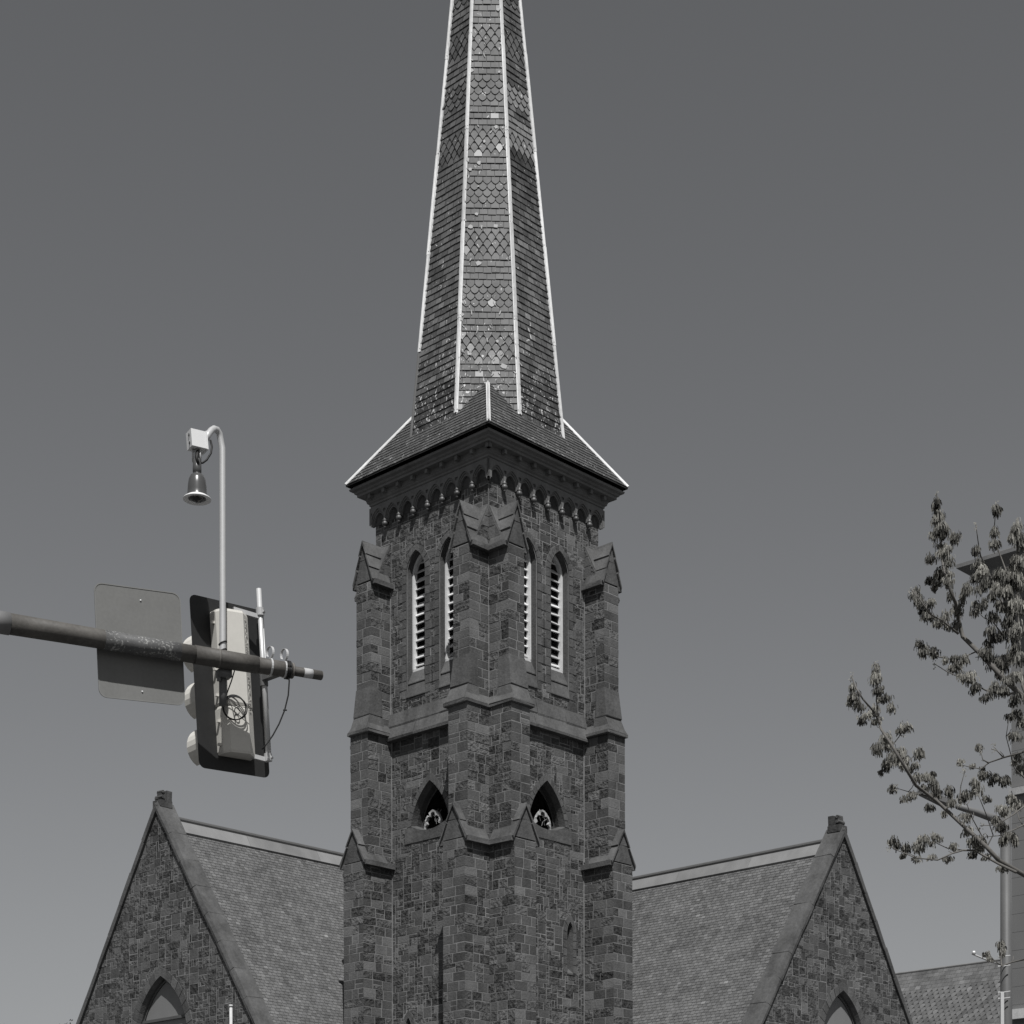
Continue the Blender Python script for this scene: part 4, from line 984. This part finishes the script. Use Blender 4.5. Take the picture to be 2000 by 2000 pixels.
dr = m.build('dormer', ROOFS, hb)
m = MB(); m.prism([dfr.P((-1.1) * DK, (-.35) * DK, dq.z - 3.4 * DK), dfr.P((1.1) * DK, (-.35) * DK, dq.z - 3.4 * DK), dfr.P((1.1) * DK, (-.35) * DK, dq.z - 1.8 * DK), dfr.P((0) * DK, (-.35) * DK, dq.z - .25 * DK), dfr.P((-1.1) * DK, (-.35) * DK, dq.z - 1.8 * DK)], [dfr.P((-1.1) * DK, (-3.) * DK, dq.z - 3.4 * DK), dfr.P((1.1) * DK, (-3.) * DK, dq.z - 3.4 * DK), dfr.P((1.1) * DK, (-3.) * DK, dq.z - 1.8 * DK), dfr.P((0) * DK, (-3.) * DK, dq.z - .25 * DK), dfr.P((-1.1) * DK, (-3.) * DK, dq.z - 1.8 * DK)], 0, .1)
m.build('dormer_front', HIPD, dr)

# ---------------------------------------------------------------- the flowering tree at the right
YT = 24
trunk_x = at(2330, 1700, YT).x
tree = thing('flowering_tree', 'young tree at the right edge, hung with drooping pale flower tassels', 'tree', (trunk_x, YT + .3, GROUND))
rt = random.Random(4)
BR = [  # thickness at start, thickness at end, depth shift, then the run of the limb
 (12, 2.5, 0, [(2120, 1800), (2060, 1745), (2000, 1708), (1950, 1680), (1926, 1655), (1880, 1612), (1830, 1565), (1790, 1533), (1762, 1490), (1740, 1455), (1722, 1425), (1712, 1400), (1700, 1385), (1685, 1365), (1672, 1345), (1663, 1322)]),
 (4, 1.5, 0, [(1719, 1412), (1715, 1385), (1713, 1365), (1712, 1330), (1711, 1294)]),
 (6, 1.5, -.3, [(1985, 1702), (1950, 1688), (1905, 1662), (1880, 1661), (1860, 1668), (1830, 1680), (1790, 1677), (1755, 1662), (1735, 1653)]),
 (3, 1.2, .2, [(1885, 1660), (1850, 1655), (1828, 1645), (1822, 1625)]),
 (14, 2, .4, [(2100, 1440), (2000, 1362), (1960, 1326), (1920, 1283), (1880, 1243), (1873, 1210), (1865, 1180), (1852, 1145), (1842, 1110), (1837, 1080), (1838, 1040), (1835, 1000), (1829, 964)]),
 (5, 1.5, .2, [(1872, 1237), (1845, 1217), (1815, 1197), (1795, 1170), (1778, 1150)]),
 (4, 1.5, .5, [(1945, 1310), (1905, 1272), (1870, 1288), (1835, 1284), (1808, 1268), (1792, 1255)]),
 (5, 1.5, .3, [(1990, 1354), (1955, 1356), (1925, 1347), (1890, 1330), (1850, 1312), (1825, 1295)]),
 (8, 2, .9, [(2030, 1420), (1998, 1340), (1990, 1250), (1985, 1150), (1988, 1080), (1985, 1040), (1990, 1010)]),
 (6, 1.5, .7, [(1990, 1290), (1970, 1210), (1950, 1160), (1930, 1120), (1915, 1085), (1910, 1060), (1905, 1025)]),
 (4, 1.5, 1.0, [(1985, 1180), (1962, 1110), (1945, 1062), (1943, 1030), (1945, 985)]),
 (5, 1.2, -.6, [(2040, 1455), (1995, 1471), (1960, 1478), (1932, 1490), (1916, 1502), (1895, 1500), (1880, 1494)]),
 (3, 1, -.6, [(1930, 1490), (1918, 1482), (1914, 1462)]),
 (3, 1, -.6, [(1958, 1478), (1948, 1468), (1940, 1458)]),
 (3, 1.2, .1, [(1940, 1672), (1915, 1630), (1900, 1600), (1890, 1570), (1875, 1565)]),
 (3, 1.2, .1, [(1925, 1655), (1940, 1630), (1925, 1590), (1915, 1560), (1905, 1545)]),
 (4, 1.2, .3, [(2020, 1560), (1980, 1590), (1945, 1612), (1915, 1612)]),
 (4, 1.2, .3, [(2020, 1600), (1985, 1618), (1955, 1632), (1925, 1634)]),
 (3, 1.2, .2, [(2010, 1530), (1980, 1500), (1965, 1440), (1970, 1400)]),
 (5, 1.2, -.2, [(2060, 1830), (2000, 1873), (1975, 1880), (1957, 1886), (1945, 1878), (1930, 1862)]),
 (3, 1, -.2, [(1957, 1886), (1955, 1870), (1958, 1845)]),
 (3, 1.2, .2, [(1830, 1560), (1800, 1552), (1775, 1545), (1750, 1538)]),
 (3, 1.2, .0, [(1742, 1458), (1752, 1445), (1762, 1430)]),
 (3, 1.2, .0, [(1765, 1495), (1782, 1478), (1795, 1465)]),
 (3, 1.2, .0, [(1875, 1562), (1878, 1535), (1885, 1505)]),
 (3, 1.2, .6, [(1960, 1240), (1940, 1215), (1920, 1205), (1905, 1190)]),
 (4, 1.5, 1.1, [(2040, 1330), (2005, 1260), (2000, 1180), (1975, 1130)]),
 (4, 1.5, .8, [(2060, 1700), (2015, 1640), (1990, 1600), (1975, 1545)]),
]
m = MB(); tips = []
pw = lambda n, YY: n / F * YY
for th0, th1, dy, run_ in BR:
    n = len(run_); pts = []
    for i, (x, y) in enumerate(run_):
        pts.append(at(x + rt.uniform(-1.5, 1.5), y + rt.uniform(-1.5, 1.5), YT + dy + .35 * math.sin(i * 1.3 + dy * 5)))
    rad = [pw(th0 + (th1 - th0) * (i / (n - 1)) ** .7, YT) / 2 for i in range(n)]
    m.tube(pts, rad, 7, 0, .45); tips.append((pts, run_))
    for i in range(1, n - 1):                        # little spurs
        if rt.random() < .55:
            q_ = pts[i]; e_ = q_ + V((rt.uniform(-.09, .09), rt.uniform(-.09, .09), rt.uniform(.02, .12)))
            m.tube([q_, (q_ + e_) / 2 + V((.01, 0, 0)), e_], [.006, .005, .004], 5, 0, .6)
tb = V((trunk_x, YT + .3, 0))
m.tube([V((tb.x, tb.y, GROUND)), V((tb.x + .05, tb.y, 1)), V((tb.x - .03, tb.y, 3.2)), V((tb.x - .1, tb.y, 5))], [.19, .16, .13, .1], 14, 0, .4)
for st, en in ((2.6, tips[0][0][0]), (3.6, tips[4][0][0]), (4.2, tips[8][0][0]), (2.9, tips[19][0][0]), (3.4, tips[11][0][0]), (3.8, tips[16][0][0]), (3.9, tips[26][0][0]), (3.2, tips[27][0][0]), (3.7, tips[17][0][0]), (3.75, tips[18][0][0])):
    s_ = V((tb.x - .02, tb.y, st)); mid = (s_ + en) / 2 + V((0, 0, -.15)); m.tube([s_, mid, en], [.06, .05, .035], 8, 0, .4)
m.tube([V((tb.x - .1, tb.y, 5)), V((tb.x + .1, tb.y + .2, 7)), V((tb.x - .1, tb.y + .1, 9.5))], [.1, .06, .02], 10, 0, .4)
far_limbs = []
for k in range(9):
    st = V((tb.x, tb.y, 3.4 + .55 * k)); an = rt.uniform(-1.1, 1.1); ln = 2.6 - .16 * k
    pts = [st + V((math.cos(an) * ln * f_, math.sin(an) * ln * f_, ln * (.55 * f_ + .5 * f_ * f_))) + V((0, rt.uniform(-.08, .08), rt.uniform(-.06, .06))) for f_ in (0, .25, .5, .75, 1)]
    m.tube(pts, [.05, .04, .028, .018, .008], 7, 0, .45); far_limbs.append(pts[1:])
far_limbs.append([V((tb.x + .1, tb.y + .2, 7)), V((tb.x, tb.y + .15, 8.3)), V((tb.x - .1, tb.y + .1, 9.5))])
m.build('trunk', BARK, tree, True)
cr = MB()
def tassel(c, rx, rz, n, dark=False):
    base = rt.uniform(-.05, .6); lean = V((rt.uniform(-.25, .25), rt.uniform(-.2, .2), 0))  # random tone per tassel: darker buds, and self-shading put into the colour
    blobs = [(V((rt.uniform(-.5, .5) * rx, rt.uniform(-.4, .4) * rx, rt.uniform(-.35, .55) * rz)), rt.uniform(.45, .8)) for _ in range(4)]
    for _ in range(n):
        bc_, k_ = rt.choice(blobs)
        g_ = V((rt.gauss(0, .42), rt.gauss(0, .42), rt.gauss(0, .34)))
        if g_.length > 1: g_ = g_ / g_.length
        o = c + bc_ + V((g_.x * rx * k_ * 1.25, g_.y * rx * k_ * 1.25, g_.z * rz * k_ + rz * .3))
        L = rz * rt.uniform(.3, .85); d = V((g_.x, g_.y, 0)) * .5 + lean + V((rt.uniform(-.18, .18), rt.uniform(-.18, .18), 0))
        p1 = o + d * L * .55 - Z * L * .35; p2 = o + d * L * .7 - Z * L
        sd = V((rt.uniform(-1, 1), rt.uniform(-1, 1), 0)).normalized() * rt.uniform(.004, .009)
        t = base + rt.uniform(-.25, .4)
        cr.face([o - sd * .5, o + sd * .5, p1 + sd, p1 - sd], 0, t); cr.face([p1 - sd, p1 + sd, p2 + sd * .9, p2 - sd * .9], 0, t)
CL = [  # tassels as they hang: where, half-width, half-height
 (1829, 985, 7, 14), (1834, 1012, 10, 15), (1836, 1035, 13, 18), (1838, 1050, 11, 12), (1824, 1053, 9, 13), (1863, 1055, 10, 14), (1845, 1080, 13, 16), (1835, 1070, 9, 10), (1817, 1095, 8, 11), (1850, 1100, 11, 13), (1840, 1120, 11, 15), (1818, 1135, 9, 11), (1832, 1143, 10, 10), (1856, 1120, 7, 9), (1852, 1140, 9, 12), (1856, 1165, 7, 12),
 (1786, 1160, 9, 15), (1797, 1178, 11, 15), (1808, 1190, 11, 13), (1822, 1178, 7, 10), (1815, 1208, 13, 12), (1830, 1222, 9, 12), (1845, 1210, 9, 14), (1868, 1192, 9, 14), (1868, 1225, 8, 12), (1888, 1158, 9, 17), (1850, 1225, 6, 9),
 (1795, 1265, 8, 12), (1803, 1275, 12, 12), (1824, 1275, 9, 12), (1846, 1290, 6, 8), (1865, 1288, 8, 11), (1880, 1290, 10, 10), (1868, 1305, 10, 12), (1895, 1326, 13, 14), (1905, 1340, 10, 11), (1925, 1362, 11, 9), (1880, 1325, 9, 9),
 (1906, 1080, 7, 13), (1910, 1105, 9, 15), (1918, 1120, 10, 14), (1905, 1130, 9, 14), (1925, 1140, 10, 15), (1915, 1155, 9, 12), (1935, 1165, 9, 12), (1945, 1000, 9, 15), (1943, 1040, 8, 14), (1947, 1065, 11, 12), (1950, 1120, 11, 15), (1962, 1135, 12, 17), (1955, 1150, 12, 17), (1968, 1160, 12, 16), (1975, 1120, 11, 17), (1985, 1040, 9, 18), (1993, 1060, 11, 18), (1990, 1100, 12, 17), (1990, 1140, 12, 18), (1980, 1185, 12, 18), (1995, 1190, 11, 18), (1970, 1215, 11, 15), (1955, 1185, 9, 14), (1915, 1188, 11, 11), (1905, 1182, 8, 11),
 (1940, 1210, 12, 13), (1935, 1235, 9, 16), (1945, 1250, 14, 14), (1960, 1240, 10, 12), (1978, 1245, 11, 16), (1990, 1235, 11, 18), (1930, 1280, 13, 15), (1945, 1295, 13, 16), (1965, 1290, 13, 15), (1980, 1275, 11, 16), (1995, 1290, 11, 17), (1955, 1320, 10, 13), (1970, 1330, 12, 14), (1940, 1345, 11, 13), (1958, 1350, 11, 12), (1985, 1320, 12, 15), (1985, 1368, 11, 12),
 (1711, 1310, 7, 13), (1709, 1332, 12, 15), (1714, 1350, 11, 12), (1728, 1365, 12, 10), (1740, 1385, 9, 10), (1703, 1388, 10, 12), (1716, 1405, 7, 8), (1666, 1345, 6, 14), (1668, 1362, 10, 14), (1678, 1382, 10, 12), (1692, 1400, 11, 10), (1710, 1412, 8, 9),
 (1766, 1425, 12, 12), (1728, 1445, 9, 12), (1714, 1465, 11, 15), (1736, 1460, 10, 14), (1735, 1490, 11, 12), (1745, 1475, 9, 11), (1730, 1500, 8, 9), (1757, 1475, 9, 20), (1770, 1490, 10, 16), (1785, 1500, 8, 10), (1796, 1470, 10, 15), (1795, 1520, 11, 10), (1812, 1522, 12, 12), (1820, 1515, 7, 9), (1826, 1535, 9, 14), (1806, 1540, 10, 10), (1744, 1542, 7, 10), (1780, 1556, 12, 10), (1828, 1555, 11, 12), (1815, 1580, 11, 10), (1852, 1545, 9, 13), (1862, 1568, 10, 11), (1885, 1555, 13, 15), (1908, 1540, 9, 17), (1927, 1562, 8, 8), (1843, 1590, 6, 8), (1888, 1600, 9, 12), (1903, 1640, 15, 15), (1915, 1655, 11, 12), (1890, 1625, 10, 12), (1945, 1600, 9, 12), (1955, 1612, 11, 12), (1980, 1640, 8, 16), (1960, 1640, 9, 12),
 (1920, 1505, 6, 7), (1878, 1492, 8, 9), (1922, 1512, 10, 13), (1940, 1520, 12, 10), (1962, 1525, 11, 12), (1914, 1460, 5, 7), (1902, 1497, 6, 6), (1973, 1560, 10, 15), (1960, 1580, 13, 11), (1990, 1575, 12, 12), (1995, 1500, 10, 14), (1985, 1395, 11, 11), (1975, 1400, 9, 9), (1985, 1440, 11, 12), (1990, 1480, 11, 10), (1997, 1410, 10, 12),
 (1742, 1645, 9, 11), (1752, 1655, 8, 10), (1768, 1655, 9, 12), (1763, 1672, 6, 7), (1795, 1655, 11, 13), (1788, 1655, 7, 10), (1808, 1640, 7, 12), (1790, 1678, 8, 7), (1828, 1640, 8, 11), (1820, 1675, 8, 8), (1850, 1682, 9, 9), (1862, 1655, 7, 9), (1898, 1672, 8, 9), (1925, 1675, 9, 8), (1960, 1700, 12, 9),
 (1925, 1868, 6, 9), (1935, 1875, 6, 7), (1955, 1850, 6, 13), (1958, 1862, 6, 10),
]
for x, y, rx, rz in CL:
    c = at(x, y, YT + rt.uniform(-.25, .9)); k = YT / F
    tassel(c, rx * k * 1.1, rz * k * 1.1, int(60 + rx * rz * .95))
    if rt.random() < .3: tassel(c + V((rt.uniform(-1, 1) * rx * k, .12, rt.uniform(-.6, .6) * rz * k)), rx * k * .8, rz * k * .9, int(50 + rx * 5))
for pts, run_ in tips:                               # small buds at the twig ends
    if run_[-1][0] < 1960:
        e_ = pts[-1]
        for _ in range(16):
            o = e_ + V((rt.uniform(-.025, .025), rt.uniform(-.03, .03), rt.uniform(-.08, .04))); sd = V((rt.uniform(-1, 1), 0, rt.uniform(-.5, 1))).normalized() * .02
            w_ = sd.cross(V((0, 1, 0))) * .25; cr.face([o - w_, o + w_, o + sd + w_ * .5, o + sd - w_ * .5], 0, rt.uniform(.3, .9))
for pts in far_limbs:                                # the rest of the crown, beyond the frame
    for q in range(1, len(pts)):
        for _ in range(6): tassel(pts[q - 1].lerp(pts[q], rt.random()) + V((rt.uniform(-.06, .06), rt.uniform(-.06, .06), -.06)), .08, .1, 90)
cr.build('crown', CATKIN, tree)

# tops of two small trees at the bottom left
for x, y, YY, sc, lab in ((6, 1985, 45, 1.0, 'leafy treetop in the bottom left corner'), (124, 1998, 48, .55, 'small treetop just left of the left gable foot')):
    p = at(x, y, YY); t_ = thing('small_tree', lab, 'tree', (p.x, p.y, GROUND), group='treetops along the bottom edge')
    m = MB(); c_ = MB(); rt = random.Random(int(x) + 2); top = V((p.x, p.y, p.z))
    m.tube([V((p.x, p.y, GROUND)), V((p.x + .1, p.y, (p.z + GROUND) * .45)), top - Z * .4], [.12, .09, .02], 8, 0, .4)
    for k in range(34):
        s_ = V((p.x, p.y, p.z - rt.uniform(.5, 4.6) * sc)); th_ = rt.uniform(0, 6.28); dn = (p.z - s_.z)
        e_ = s_ + V((math.cos(th_) * dn * .35, math.sin(th_) * dn * .35, rt.uniform(.3, .85) * dn)); e_.z = min(e_.z, p.z + rt.uniform(-.1, .08))
        m.tube([s_, (s_ + e_) / 2 - Z * .1, e_], [.02, .012, .006], 5, 0, .5)
        for j in range(34):
            f_ = rt.uniform(.35, 1); o = s_.lerp(e_, f_) + V((rt.gauss(0, .1), rt.gauss(0, .1), rt.gauss(0, .08)))
            sd = V((rt.uniform(-1, 1), rt.uniform(-1, 1), rt.uniform(-1, 1))).normalized() * rt.uniform(.025, .05); w_ = sd.orthogonal() * .6
            c_.face([o - sd, o + w_, o + sd, o - w_], 0, rt.uniform(0, .8))
    m.build('trunk', BARK, t_, True); c_.build('crown', LEAFD, t_)
